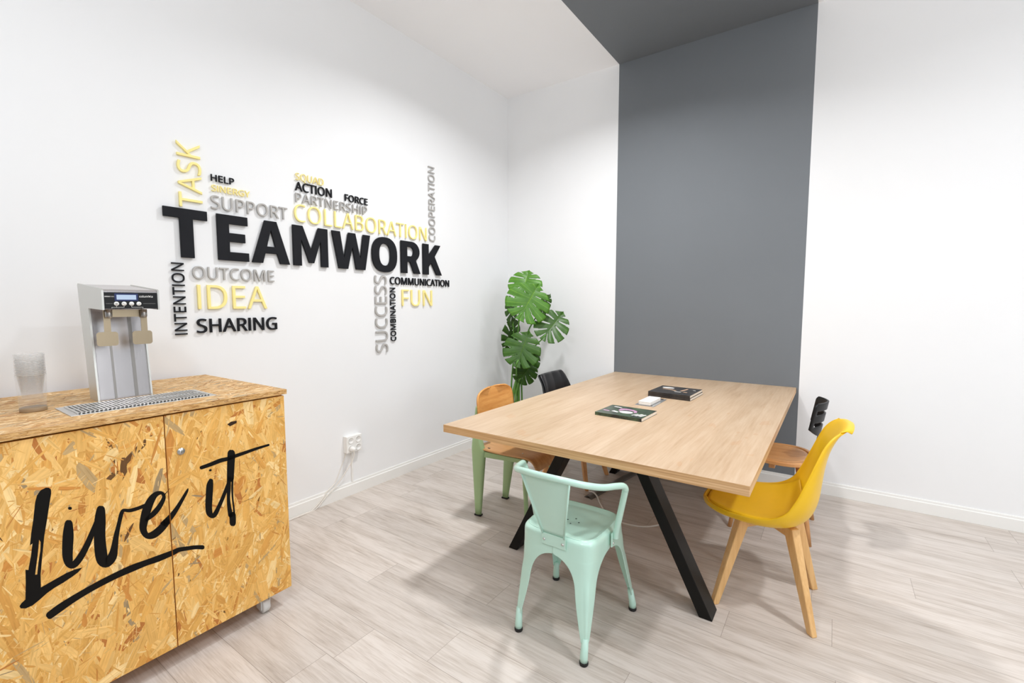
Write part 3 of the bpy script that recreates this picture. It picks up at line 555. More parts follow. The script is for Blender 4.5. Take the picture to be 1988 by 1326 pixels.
GLYPHS = {"A":[895,[[[42,0,0,0,130,335],[261,669,391,1004,429,1004],[466,1004,504,1004,634,669],[764,335,894,0,850,0],[807,0,763,0,723,103],[683,206,643,310,511,310],[379,310,246,310,207,206],[167,103,127,0,85,0]],[[326,522,289,422,394,422],[500,422,605,422,568,522],[530,623,493,724,490,732],[486,745,479,765,472,784],[466,805,460,826,454,847],[449,863,445,874,439,845],[431,817,423,789,415,762],[408,740,402,724,364,623]]]],"B":[910,[[[253,0,136,0,136,333],[136,667,136,1000,231,1000],[326,1000,422,1000,547,1000],[641,982,705,945,769,908],[801,844,801,752,801,693],[785,644,752,606,719,567],[672,542,611,531,611,528],[611,526,611,524,653,517],[691,505,725,487,759,470],[786,444,805,412,825,379],[835,337,835,284,835,194],[804,124,742,74,680,25],[595,0,487,0,370,0]],[[262,680,262,574,324,574],[385,574,447,574,533,574],[592,588,623,616,655,643],[671,684,671,738,671,793],[651,833,613,856,574,880],[512,892,427,892,372,892],[317,892,262,892,262,786]],[[262,227,262,106,329,106],[396,106,464,106,552,106],[614,124,648,158,683,193],[700,238,700,294,700,346],[682,389,646,421,610,453],[546,469,454,469,390,469],[326,469,262,469,262,348]]]],"C":[885,[[[600,-14,545,-14,443,-14],[358,7,290,49,222,91],[171,151,137,228,102,306],[85,397,85,501,85,602],[104,691,141,768,178,845],[232,905,304,949,376,992],[463,1014,566,1014,671,1014],[763,994,842,955,825,920],[808,884,791,849,761,863],[726,875,688,887,651,898],[609,903,564,903,457,903],[373,867,311,796,249,724],[218,625,218,500,218,376],[247,278,305,205,362,133],[448,97,563,97,607,97],[648,100,688,108,727,115],[765,125,803,136,803,99],[803,63,803,27,765,13],[727,2,687,-4,647,-11]]]],"D":[1022,[[[229,0,136,0,136,333],[136,667,136,1000,239,1000],[341,1000,444,1000,545,1000],[632,981,706,944,780,907],[837,852,877,779,917,707],[937,617,937,510,937,341],[891,214,799,128,707,43],[579,0,415,0,322,0]],[[262,369,262,108,307,108],[352,108,398,108,669,108],[804,240,804,506,804,639],[771,737,705,799,639,861],[546,892,426,892,371,892],[317,892,262,892,262,631]]]],"E":[779,[[[322,0,136,0,136,333],[136,667,136,1000,322,1000],[508,1000,695,1000,695,963],[695,926,695,889,550,889],[406,889,262,889,262,785],[262,681,262,577,398,577],[534,577,669,577,669,541],[669,504,669,468,534,468],[398,468,262,468,262,349],[262,230,262,111,406,111],[550,111,695,111,695,74],[695,37,695,0,508,0]]]],"F":[727,[[[178,0,136,0,136,333],[136,667,136,1000,322,1000],[508,1000,695,1000,695,963],[695,926,695,889,550,889],[406,889,262,889,262,771],[262,653,262,535,397,535],[533,535,668,535,668,498],[668,461,668,424,533,424],[397,424,262,424,262,283],[262,141,262,0,220,0]]]],"G":[1020,[[[634,-14,564,-14,461,-14],[373,7,303,48,232,90],[178,149,141,226,104,303],[85,394,85,500,85,605],[106,695,147,772,188,848],[247,908,324,950,401,993],[494,1014,604,1014,660,1014],[713,1009,763,999,813,988],[859,974,902,955,886,919],[870,882,854,846,819,862],[779,875,735,887,690,898],[644,903,597,903,477,903],[384,867,317,796,250,724],[217,625,217,500,217,421],[230,350,256,289,281,228],[322,180,377,146,432,112],[504,95,594,95,638,95],[675,98,706,102,737,107],[765,113,790,119,790,218],[790,317,790,416,717,416],[643,416,570,416,570,453],[570,491,570,528,685,528],[801,528,916,528,916,365],[916,201,916,38,862,20],[807,7,752,-1,697,-10]]]],"H":[1038,[[[178,0,136,0,136,333],[136,667,136,1000,178,1000],[220,1000,262,1000,262,859],[262,718,262,577,433,577],[604,577,775,577,775,718],[775,859,775,1000,817,1000],[859,1000,901,1000,901,667],[901,333,901,0,859,0],[817,0,775,0,775,155],[775,311,775,466,604,466],[433,466,262,466,262,311],[262,155,262,0,220,0]]]],"I":[350,[[[110,0,110,0,110,0],[110,1000,110,1000,110,1000],[240,1000,240,1000,240,1000],[240,0,240,0,240,0]]]],"K":[867,[[[178,0,136,0,136,333],[136,667,136,1000,178,1000],[220,1000,262,1000,262,836],[262,671,262,507,291,539],[320,570,348,602,377,634],[405,666,434,697,524,798],[614,899,704,1000,754,1000],[803,1000,852,1000,719,855],[587,710,455,564,592,376],[730,188,867,0,817,0],[768,0,718,0,600,159],[482,318,364,478,330,448],[296,418,262,388,262,259],[262,129,262,0,220,0]]]],"L":[734,[[[324,0,136,0,136,333],[136,667,136,1000,178,1000],[220,1000,262,1000,262,704],[262,408,262,112,408,112],[553,112,699,112,699,75],[699,37,699,0,511,0]]]],"M":[1270,[[[175,0,136,0,136,333],[136,667,136,1000,198,1000],[260,1000,322,1000,425,727],[528,454,630,181,632,181],[634,181,636,181,740,454],[845,727,950,1000,1011,1000],[1073,1000,1134,1000,1134,667],[1134,333,1134,0,1093,0],[1051,0,1010,0,1010,205],[1010,410,1010,615,1010,663],[1011,711,1013,759,1016,807],[1018,845,1020,875,1018,875],[1016,875,1014,875,903,584],[792,292,681,0,646,0],[612,0,577,0,467,292],[358,585,248,877,246,877],[244,877,242,877,245,848],[247,809,249,760,251,711],[252,660,252,606,252,404],[252,202,252,0,213,0]]]],"N":[1064,[[[175,0,136,0,136,333],[136,667,136,1000,184,1000],[233,1000,282,1000,459,724],[637,448,815,172,817,172],[819,172,821,172,820,187],[819,210,817,239,816,269],[814,302,813,338,812,373],[811,406,811,436,811,624],[811,812,811,1000,850,1000],[889,1000,929,1000,929,667],[929,333,929,0,880,0],[831,0,782,0,603,277],[425,554,246,831,245,831],[243,831,241,831,244,798],[246,757,249,709,251,660],[252,610,252,559,252,373],[252,186,252,0,213,0]]]],"O":[1094,[[[648,-14,548,-14,444,-14],[358,7,289,50,221,93],[169,154,136,231,102,309],[85,399,85,503,85,606],[102,695,136,772,169,848],[221,908,289,951,358,994],[444,1015,549,1015,649,1015],[733,994,801,952,869,909],[921,849,956,772,991,695],[1008,605,1008,501,1008,398],[991,307,956,230,921,153],[869,93,801,50,733,7]],[[435,95,548,95,662,95],[745,131,797,204,849,276],[875,375,875,501,875,627],[849,726,797,798,745,869],[662,905,549,905,436,905],[353,869,299,798,245,726],[218,627,218,501,218,375],[245,276,298,204,352,131]]]],"P":[847,[[[178,0,136,0,136,333],[136,667,136,1000,224,1000],[312,1000,401,1000,531,1000],[627,974,686,923,746,872],[776,799,776,706,776,651],[764,599,739,551,714,503],[673,464,614,434,556,404],[477,389,377,389,338,389],[300,389,262,389,262,260],[262,130,262,0,220,0]],[[262,629,262,497,296,497],[329,497,363,497,458,497],[529,513,576,543,622,574],[646,627,646,700,646,765],[625,813,584,845,543,876],[478,892,389,892,347,892],[304,892,262,892,262,761]]]],"Q":[1094,[[[836,-238,776,-238,711,-163],[647,-88,583,-13,573,-14],[567,-14,562,-14,558,-14],[553,-14,548,-14,444,-14],[358,7,289,50,221,93],[169,154,136,231,102,309],[85,399,85,503,85,606],[102,695,136,772,169,848],[221,908,289,951,358,994],[444,1015,549,1015,649,1015],[733,994,801,952,869,909],[921,849,956,772,991,695],[1008,605,1008,501,1008,379],[984,275,935,189,886,103],[813,44,717,11,797,-72],[877,-155,957,-238,896,-238]],[[435,95,548,95,662,95],[745,131,797,204,849,276],[875,375,875,501,875,627],[849,726,797,798,745,869],[662,905,549,905,436,905],[353,869,299,798,245,726],[218,627,218,501,218,375],[245,276,298,204,352,131]]]],"R":[871,[[[178,0,136,0,136,333],[136,667,136,1000,228,1000],[320,1000,412,1000,536,1000],[628,976,687,929,746,882],[776,811,776,716,776,662],[766,618,746,583,727,547],[702,519,672,498,641,477],[609,460,576,448,667,299],[759,149,850,0,801,0],[752,0,703,0,622,138],[542,275,461,413,394,413],[328,413,262,413,262,275],[262,138,262,0,220,0]],[[262,643,262,520,312,520],[362,520,412,520,493,520],[552,536,590,568,627,600],[646,648,646,710,646,775],[626,822,587,849,548,877],[487,891,405,891,357,891],[310,891,262,891,262,767]]]],"S":[769,[[[455,-14,346,-14,290,-14],[238,-10,190,-1,143,7],[103,19,71,34,71,74],[71,114,71,154,105,139],[147,126,197,113,247,101],[298,95,352,95,426,95],[482,110,520,139,558,168],[577,207,577,256,577,289],[570,317,556,339,542,361],[518,382,484,401,450,420],[402,440,342,462,257,493],[193,531,149,576,106,620],[84,682,84,759,84,812],[98,858,125,896,152,933],[189,963,237,983,285,1004],[341,1014,403,1014,458,1014],[509,1009,555,999,600,988],[642,975,679,958,666,922],[653,886,640,850,606,865],[568,878,527,888,487,898],[444,903,401,903,338,903],[291,890,259,863,227,837],[211,802,211,758,211,724],[218,696,232,674,246,651],[269,631,301,613,333,596],[376,576,430,556,489,535],[539,511,579,487,620,462],[651,432,672,398,693,363],[703,320,703,268,703,179],[671,110,606,60,542,11]]]],"T":[779,[[[368,0,326,0,326,296],[326,593,326,889,222,889],[118,889,14,889,14,926],[14,963,14,1000,264,1000],[514,1000,763,1000,763,963],[763,926,763,889,660,889],[556,889,452,889,452,593],[452,296,452,0,410,0]]]],"U":[1024,[[[596,-14,507,-14,383,-14],[288,20,223,88,158,155],[126,245,126,356,126,570],[126,785,126,1000,168,1000],[210,1000,252,1000,252,784],[252,568,252,352,252,270],[274,207,317,162,361,118],[426,95,514,95,605,95],[670,119,711,167,751,215],[772,277,772,353,772,569],[772,784,772,1000,813,1000],[855,1000,896,1000,896,784],[896,569,896,353,896,284],[882,222,854,166,826,110],[784,67,726,34,669,2]]]],"W":[1303,[[[324,0,282,0,193,333],[105,667,17,1000,61,1000],[105,1000,148,1000,200,796],[252,593,304,389,315,346],[325,305,333,265,341,225],[347,187,352,151,356,188],[363,227,373,270,382,313],[393,355,405,396,464,598],[522,799,581,1000,625,1000],[668,1000,711,1000,773,797],[834,595,895,392,908,349],[919,306,929,264,938,222],[945,184,950,151,954,186],[961,223,969,264,978,305],[987,347,999,391,1050,594],[1101,797,1153,1000,1197,1000],[1240,1000,1284,1000,1196,667],[1107,333,1018,0,976,0],[933,0,891,0,826,218],[761,437,696,655,689,683],[681,710,674,737,666,764],[660,788,655,809,651,830],[648,845,646,853,645,841],[640,815,631,775,622,736],[611,694,598,651,535,434],[472,217,409,0,366,0]]]],"Y":[793,[[[375,0,333,0,333,127],[333,255,333,382,222,588],[111,794,0,1000,46,1000],[92,1000,137,1000,224,836],[310,672,396,508,483,672],[570,836,657,1000,702,1000],[747,1000,793,1000,682,796],[570,592,459,388,459,259],[459,129,459,0,417,0]]]],"c":[672,[[[463,-14,420,-14,354,-14],[295,0,243,27,191,54],[151,96,121,153,92,210],[77,282,77,371,77,464],[92,539,123,597,154,655],[196,697,249,724,301,751],[361,765,429,765,467,765],[504,761,539,753,575,745],[604,735,626,724,613,690],[601,656,588,622,566,630],[540,638,510,646,480,653],[452,657,426,657,278,657],[204,562,204,373,204,282],[222,213,258,165,294,116],[348,92,419,92,460,92],[496,97,527,105,559,113],[587,124,613,136,613,99],[613,63,613,27,588,14],[560,4,530,-4,500,-11]]]],"o":[847,[[[529,-14,422,-14,355,-14],[296,1,244,32,193,62],[152,106,122,165,92,223],[77,294,77,377,77,501],[108,597,171,664,233,731],[318,765,426,765,494,765],[554,750,606,719,658,689],[698,645,728,588,757,530],[772,460,772,377,772,253],[740,156,677,88,614,20]],[[348,88,424,88,500,88],[556,114,591,166,627,218],[644,288,644,377,644,465],[627,535,591,585,556,636],[500,661,423,661,346,661],[291,636,256,585,222,535],[204,465,204,377,204,288],[222,218,257,166,292,114]]]],"l":[361,[[[160,0,119,0,119,355],[119,710,119,1064,160,1064],[201,1064,242,1064,242,710],[242,355,242,0,201,0]]]],"u":[866,[[[432,-14,384,-14,293,-14],[225,8,179,51,134,95],[111,164,111,259,111,423],[111,587,111,751,152,751],[194,751,235,751,235,590],[235,429,235,268,235,148],[291,88,402,88,485,88],[543,112,575,158,607,205],[623,272,623,360,623,490],[623,620,623,751,664,751],[705,751,746,751,746,500],[746,250,746,0,713,0],[679,0,646,0,640,33],[634,66,627,99,626,99],[624,99,622,99,598,60],[564,32,521,13,478,-5]]]],"m":[1310,[[[160,0,119,0,119,250],[119,500,119,751,152,751],[185,751,218,751,225,717],[231,683,237,648,239,648],[241,648,244,648,267,688],[299,717,338,736,378,755],[420,765,465,765,583,765],[659,723,695,639,697,639],[699,639,702,639,727,682],[761,713,805,734,848,754],[894,765,943,765,1028,765],[1091,743,1133,700,1175,656],[1196,586,1196,489,1196,326],[1196,163,1196,0,1155,0],[1115,0,1074,0,1074,161],[1074,322,1074,483,1074,602],[1023,661,922,661,849,661],[797,640,765,598,734,556],[718,495,718,415,718,276],[718,138,718,0,678,0],[637,0,597,0,597,161],[597,322,597,483,597,602],[545,661,443,661,367,661],[315,638,286,591,257,544],[242,477,242,389,242,260],[242,130,242,0,201,0]]]],"b":[861,[[[567,-14,475,-14,416,-14],[368,-3,331,18,293,40],[264,65,242,95,239,95],[236,95,232,95,224,63],[216,32,207,0,178,0],[148,0,119,0,119,355],[119,710,119,1064,160,1064],[201,1064,242,1064,242,978],[242,892,242,805,242,774],[242,744,240,716,239,689],[237,667,235,651,238,651],[240,651,242,651,264,683],[293,710,331,731,368,753],[416,763,475,763,568,763],[643,731,700,666,756,601],[784,504,784,375,784,246],[756,149,699,84,642,19]],[[374,88,457,88,524,88],[574,113,607,162,640,212],[657,283,657,377,657,566],[589,661,454,661,374,661],[319,638,289,592,258,547],[242,476,242,380,242,378],[242,376,242,374,242,282],[257,211,288,162,318,113]]]],"i":[361,[[[201,875,182,875,162,875],[144,882,130,895,116,908],[109,928,109,954,109,981],[116,1001,130,1013,144,1026],[162,1032,182,1032,201,1032],[217,1026,232,1013,246,1001],[254,981,254,954,254,928],[246,908,232,895,217,882]],[[160,0,119,0,119,250],[119,500,119,751,160,751],[201,751,242,751,242,500],[242,250,242,0,201,0]]]],"a":[786,[[[365,-14,301,-14,233,-14],[176,4,132,40,87,76],[64,132,64,209,64,283],[94,341,153,382,211,422],[302,444,424,448,467,450],[509,451,552,452,552,467],[552,482,552,497,552,560],[538,603,511,627,484,652],[446,664,396,664,357,664],[320,658,284,646,249,635],[216,621,185,606,172,637],[160,668,147,699,180,717],[218,732,263,744,308,757],[355,763,403,763,495,763],[563,743,606,703,650,663],[672,599,672,511,672,341],[672,170,672,0,642,0],[613,0,583,0,575,35],[567,71,559,106,557,106],[555,106,553,106,521,65],[486,35,450,15,414,-4]],[[289,85,329,85,393,85],[445,103,487,138,529,173],[550,227,550,300,550,322],[550,345,550,367,514,366],[477,364,440,363,346,359],[282,344,246,318,210,292],[192,255,192,207,192,165],[205,134,230,115,256,95]]]]}
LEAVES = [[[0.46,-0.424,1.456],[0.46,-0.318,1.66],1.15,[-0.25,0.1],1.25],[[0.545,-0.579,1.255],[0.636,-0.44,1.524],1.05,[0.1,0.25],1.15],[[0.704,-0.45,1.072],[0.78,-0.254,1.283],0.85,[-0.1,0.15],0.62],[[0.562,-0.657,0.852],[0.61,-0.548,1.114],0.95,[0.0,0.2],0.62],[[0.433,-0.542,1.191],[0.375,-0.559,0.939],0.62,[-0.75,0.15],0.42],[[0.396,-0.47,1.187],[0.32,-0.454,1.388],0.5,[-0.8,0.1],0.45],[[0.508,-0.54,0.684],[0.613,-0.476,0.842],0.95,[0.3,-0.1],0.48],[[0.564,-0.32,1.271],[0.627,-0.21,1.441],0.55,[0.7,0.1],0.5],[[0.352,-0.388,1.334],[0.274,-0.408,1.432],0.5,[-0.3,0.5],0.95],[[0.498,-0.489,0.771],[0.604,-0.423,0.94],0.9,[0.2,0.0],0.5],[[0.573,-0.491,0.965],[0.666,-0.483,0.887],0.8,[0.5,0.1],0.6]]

# ================================================================== lettering on the left wall
XF = 0.004          # the letters stand off the wall on thin pads
def outline_mesh(polys, depth, offset=0.0, bevel=0.0012):
    """polys: splines of (hl, co, hr) in metres -> a solid, bevelled letter mesh (x right, y up, z out)"""
    cu = bpy.data.curves.new('letter', 'CURVE')
    cu.dimensions = '2D'
    cu.fill_mode = 'BOTH'
    cu.extrude = depth / 2 - bevel
    cu.bevel_depth = bevel
    cu.bevel_resolution = 1
    cu.offset = offset - bevel
    cu.resolution_u = 5
    for sp in polys:
        s = cu.splines.new('BEZIER')
        s.bezier_points.add(len(sp) - 1)
        for bp, (hl, co, hr) in zip(s.bezier_points, sp):
            bp.handle_left_type = bp.handle_right_type = 'FREE'
            bp.co = (co[0], co[1], 0)
            bp.handle_left = (hl[0], hl[1], 0)
            bp.handle_right = (hr[0], hr[1], 0)
        s.use_cyclic_u = True
    o = bpy.data.objects.new('letter', cu)
    COL.objects.link(o)
    dg = bpy.context.evaluated_depsgraph_get()
    me = bpy.data.meshes.new_from_object(o.evaluated_get(dg))
    bpy.data.objects.remove(o)
    bpy.data.curves.remove(cu)
    return me

def put_letter(me, mat, parent, upward):
    """the letter's own axes onto the wall: right -> +y (or +z), up -> +z (or -y), out -> +x"""
    if upward:
        M = Matrix(((0, 0, 1, 0), (0, -1, 0, 0), (1, 0, 0, 0), (0, 0, 0, 1)))
    else:
        M = Matrix(((0, 0, 1, 0), (1, 0, 0, 0), (0, 1, 0, 0), (0, 0, 0, 1)))
    me.transform(M)
    bm = bmesh.new(); bm.from_mesh(me)
    bmesh.ops.recalc_face_normals(bm, faces=bm.faces)
    bm.to_mesh(me); bm.free()
    me.name = 'letter'
    me.materials.clear()
    me.materials.append(MT[mat])
    o = bpy.data.objects.new('letter', me)
    COL.objects.link(o)
    o.parent = parent
    return o

def word(text, mat, label, base, start, end, cap, up=False, weight=0.0, depth=0.011):
    """base: z of the baseline (or its y when the word reads upwards); start..end along the reading direction"""
    loc = (XF + depth / 2, start, base) if not up else (XF + depth / 2, base, start)
    t = thing('wall_word', label, 'wall lettering', loc, 0, 'cut-out words on the white wall')
    adv, xs = 0.0, []
    for k, ch in enumerate(text):
        xs.append(adv)
        adv += GLYPHS[ch][0]
    g0 = min(p[2] for s in GLYPHS[text[0]][1] for p in s)
    g1 = xs[-1] + max(p[2] for s in GLYPHS[text[-1]][1] for p in s)
    sx = (end - start) / (g1 - g0)
    sy = cap / 1000.0
    for ch, x in zip(text, xs):
        polys = [[tuple(((p[i] + x - g0) * sx, p[i + 1] * sy) for i in (0, 2, 4)) for p in s] for s in GLYPHS[ch][1]]
        put_letter(outline_mesh(polys, depth, (weight - 0.006) * cap, 0.0010), mat, t, up)
    return t

B, Y, G = 'black_letter', 'yellow_letter', 'grey_letter'
word('TASK', Y, 'tall yellow word TASK reading upwards above the T of the large black word', -2.809, 1.857, 2.188, 0.107, True, 0.004)
word('HELP', B, 'small black word HELP above the small yellow word SINERGY', 2.018, -2.761, -2.645, 0.034, weight=0.022, depth=0.009)
word('SINERGY', Y, 'small yellow word SINERGY between black HELP and grey SUPPORT', 1.9645, -2.761, -2.562, 0.0335, weight=0.004, depth=0.009)
word('SUPPORT', G, 'grey word SUPPORT just above the E and A of the large black word', 1.871, -2.769, -2.345, 0.071, weight=0.008)
word('SQUAD', Y, 'small yellow word SQUAD, topmost above the black word ACTION', 2.125, -2.282, -2.090, 0.044, weight=-0.006, depth=0.009)
word('ACTION', B, 'black word ACTION between yellow SQUAD and grey PARTNERSHIP', 2.061, -2.287, -2.033, 0.053, weight=0.022, depth=0.009)
word('FORCE', B, 'small black word FORCE above the right end of grey PARTNERSHIP', 2.060, -1.932, -1.746, 0.044, weight=0.022, depth=0.009)
word('PARTNERSHIP', G, 'grey word PARTNERSHIP just above the yellow word COLLABORATION', 1.988, -2.288, -1.752, 0.058, weight=0.0)
word('COLLABORATION', Y, 'long yellow word COLLABORATION along the top of the large black word', 1.870, -2.301, -1.166, 0.109, weight=-0.008)
word('COOPERATION', G, 'slim grey word COOPERATION reading upwards, rightmost of the upper words', -1.066, 1.878, 2.481, 0.070, True, 0.010, 0.009)
word('INTENTION', B, 'black word INTENTION reading upwards, leftmost below the large T', -2.912, 1.200, 1.570, 0.0545, True, 0.010, 0.009)
word('OUTCOME', G, 'grey word OUTCOME under the large black E and above yellow IDEA', 1.4915, -2.874, -2.443, 0.066, weight=0.008)
word('IDEA', Y, 'large yellow word IDEA between grey OUTCOME and black SHARING', 1.331, -2.857, -2.491, 0.130, weight=0.002)
word('SHARING', B, 'bold black word SHARING, lowest below the yellow word IDEA', 1.206, -2.866, -2.438, 0.0725, weight=0.021)
word('SUCCESS', G, 'tall grey word SUCCESS reading upwards below the large O', -1.5915, 0.998, 1.570, 0.109, True, 0.006)
word('COMBINATION', B, 'small black word COMBINATION reading upwards beside grey SUCCESS', -1.510, 1.075, 1.482, 0.048, True, 0.022, 0.009)
word('COMMUNICATION', B, 'black word COMMUNICATION just under the large R and K', 1.508, -1.556, -0.903, 0.0545, weight=0.020, depth=0.009)
word('FUN', Y, 'yellow word FUN under the black word COMMUNICATION', 1.341, -1.444, -1.113, 0.131, weight=-0.004)

tw = thing('wall_word', 'very large bold black word TEAMWORK across the middle of the white wall', 'wall lettering', (XF + 0.010, -2.991, 1.599), 0, 'cut-out words on the white wall')
zt = 1.847
def ell(cy, cz, ry, rz, n=40, e=2.4, rev=False):
    p = []
    for k in range(n):
        a = 2 * PI * k / n
        c, s = math.cos(a), math.sin(a)
        p.append((cy + ry * math.copysign(abs(c) ** (2 / e), c), cz + rz * math.copysign(abs(s) ** (2 / e), s)))
    return p[::-1] if rev else p
def arc(cy, cz, ry, rz, a0, a1, n=10):
    return [(cy + ry * math.cos(math.radians(a0 + (a1 - a0) * k / n)), cz + rz * math.sin(math.radians(a0 + (a1 - a0) * k / n))) for k in range(n + 1)]
BIG = [
    [[(-2.991, zt), (-2.991, 1.798), (-2.922, 1.798), (-2.922, 1.598), (-2.862, 1.598), (-2.862, 1.798), (-2.794, 1.798), (-2.794, zt)]],
    [[(-2.747, zt), (-2.747, 1.599), (-2.586, 1.599), (-2.586, 1.646), (-2.687, 1.646), (-2.687, 1.702), (-2.603, 1.702), (-2.603, 1.750), (-2.687, 1.750), (-2.687, 1.799), (-2.587, 1.799), (-2.587, zt)]],
    [[(-2.489, zt), (-2.569, 1.599), (-2.508, 1.599), (-2.492, 1.657), (-2.421, 1.657), (-2.404, 1.599), (-2.344, 1.599), (-2.420, zt)], [(-2.455, 1.797), (-2.431, 1.697), (-2.481, 1.697)]],
    [[(-2.319, zt), (-2.319, 1.599), (-2.266, 1.599), (-2.266, 1.765), (-2.215, 1.620), (-2.182, 1.620), (-2.131, 1.768), (-2.131, 1.599), (-2.080, 1.599), (-2.080, zt), (-2.145, zt), (-2.199, 1.701), (-2.254, zt)]],
    [[(-2.048, zt), (-2.000, 1.599), (-1.929, 1.599), (-1.889, 1.754), (-1.862, 1.599), (-1.786, 1.599), (-1.739, zt), (-1.797, zt), (-1.825, 1.671), (-1.864, zt), (-1.918, zt), (-1.958, 1.667), (-1.986, zt)]],
    [ell(-1.607, 1.723, 0.116, 0.129), ell(-1.6075, 1.7235, 0.0525, 0.0805, rev=True)],
    [[(-1.449, zt), (-1.449, 1.599), (-1.388, 1.599), (-1.388, 1.688), (-1.358, 1.688), (-1.317, 1.599), (-1.250, 1.599), (-1.297, 1.700)] + arc(-1.340, 1.770, 0.083, 0.077, -55, 90, 12), [(-1.388, 1.804)] + arc(-1.350, 1.768, 0.031, 0.036, 90, -90, 8) + [(-1.388, 1.732)]],
    [[(-1.216, zt), (-1.216, 1.599), (-1.155, 1.599), (-1.155, 1.665), (-1.124, 1.697), (-1.063, 1.599), (-1.002, 1.599), (-1.086, 1.750), (-1.016, zt), (-1.074, zt), (-1.154, 1.758), (-1.154, zt)]],
]
for polys in BIG:
    sp = [[((y + 2.991, z - 1.599),) * 3 for y, z in poly] for poly in polys]
    put_letter(outline_mesh(sp, 0.014, 0.0, 0.001), 'black_letter', tw, False)

# ================================================================== strand-board cabinet on castors
random.seed(5)
def clip(poly, a0, a1, b0, b1):
    for ax, lim, sg in ((0, a0, 1), (0, a1, -1), (1, b0, 1), (1, b1, -1)):
        out = []
        for i in range(len(poly)):
            p, q = poly[i - 1], poly[i]
            dp, dq = sg * (p[ax] - lim), sg * (q[ax] - lim)
            if dp >= 0:
                out.append(p)
            if (dp >= 0) != (dq >= 0):
                t = dp / (dp - dq)
                out.append((p[0] + (q[0] - p[0]) * t, p[1] + (q[1] - p[1]) * t))
        poly = out
        if len(poly) < 3:
            return None
    return poly

DOORPAL = [((229, 180, 102), 34), ((222, 170, 90), 22), ((236, 192, 118), 22), ((214, 158, 80), 9), ((203, 140, 68), 4.5), ((186, 120, 60), 2.3), ((190, 160, 112), 3.2), ((160, 138, 104), 0.9), ((104, 72, 40), 0.25), ((241, 208, 146), 9)]
TOPPAL = [((228, 190, 136), 30), ((212, 168, 112), 24), ((240, 210, 164), 22), ((196, 146, 90), 11), ((176, 126, 76), 6), ((190, 170, 138), 7), ((168, 148, 120), 3)]
EDGEPAL = [((206, 164, 106), 30), ((190, 146, 88), 20), ((222, 184, 130), 20), ((162, 116, 66), 8), ((134, 92, 52), 4)]
def flakes(mb, fn, a0, a1, b0, b1, n, lr, wr, mean, spread, pal, thick=0.0005):
    cols = [p[0] for p in pal]; wts = [p[1] for p in pal]
    for _ in range(n):
        l = random.uniform(*lr) * random.choice((0.5, 0.8, 1, 1, 1.3)); w = random.uniform(*wr) * random.choice((0.5, 0.8, 1, 1.4))
        ang = random.gauss(mean, spread)
        c, s = math.cos(ang), math.sin(ang)
        ca, cbb = random.uniform(a0, a1), random.uniform(b0, b1)
        P = [(-l / 2, -w * random.uniform(.0, .5)), (-l * .2, -w / 2 * random.uniform(.75, 1.1)), (l * .25, -w / 2 * random.uniform(.75, 1.1)), (l / 2, -w * random.uniform(0, .35)), (l / 2 * random.uniform(.85, 1.1), w * random.uniform(0.05, .4)), (l * .2, w / 2 * random.uniform(.75, 1.1)), (-l * .25, w / 2 * random.uniform(.75, 1.1)), (-l / 2 * random.uniform(.85, 1.1), w * random.uniform(.05, .4))]
        P = clip([(ca + x * c - y * s, cbb + x * s + y * c) for x, y in P], a0, a1, b0, b1)
        if not P:
            continue
        col = rgb(*random.choices(cols, wts)[0])
        k = random.uniform(0.93, 1.06)
        d = random.uniform(0.00005, thick)
        u0, v0 = random.uniform(0, 50), random.uniform(0, 50)
        mb.uv[len(mb.f)] = [(u0 + (a - ca) * c + (b - cbb) * s, v0 - (a - ca) * s + (b - cbb) * c) for a, b in P]
        mb.add([fn(a, b, d) for a, b in P], [tuple(range(len(P)))], tint=(col[0] * k, col[1] * k, col[2] * k, 1))

cab = thing('strand_board_cabinet', 'wheeled strand-board cabinet with black brush lettering on its two doors', 'cabinet', (0.808, -2.853, 0), 0.021)
DT, DB, SEAM, LEFT = 0.957, 0.078, -0.4440, -0.893
base_t = rgb(222, 166, 84)
cmb = MB()
cmb.box(-0.735, -0.034, LEFT, LEFT + 0.018, DB, 0.9645, tint=base_t)          # sides, bottom, back
cmb.box(-0.735, -0.019, -0.013, 0.005, DB, 0.9645, tint=base_t)
cmb.box(-0.735, -0.020, LEFT + 0.018, -0.013, DB, DB + 0.018, tint=base_t)
cmb.box(-0.735, -0.717, LEFT + 0.018, -0.013, DB + 0.018, 0.9645, tint=base_t)
cmb.box(-0.717, -0.080, LEFT + 0.018, -0.013, 0.9465, 0.9645, tint=base_t)
flakes(cmb, lambda a, b, d: (a, 0.005 + d, b), -0.735, -0.02, DB, 0.9645, 1500, (.04, .11), (.008, .022), PI / 2, .5, DOORPAL)
cmb.build('carcass', 'flakes', cab, fix=False)
top = MB()
top.box(-0.757, 0.0115, LEFT - 0.006, 0.0125, 0.9645, 0.985, tint=rgb(214, 174, 118))
flakes(top, lambda a, b, d: (a, b, 0.985 + d), -0.757, 0.0115, LEFT - 0.006, 0.0125, 5200, (.03, .085), (.004, .013), PI / 2 + .15, .55, TOPPAL, 0.0003)
flakes(top, lambda a, b, d: (0.0115 + d, a, b), LEFT - 0.006, 0.0125, 0.9645, 0.985, 1500, (.015, .05), (.001, .004), 0.0, .12, EDGEPAL, 0.0003)
flakes(top, lambda a, b, d: (a, 0.0125 + d, b), -0.757, 0.0115, 0.9645, 0.985, 900, (.015, .05), (.001, .004), 0.0, .12, EDGEPAL, 0.0003)
top.build('worktop', 'flakes', cab, fix=False)
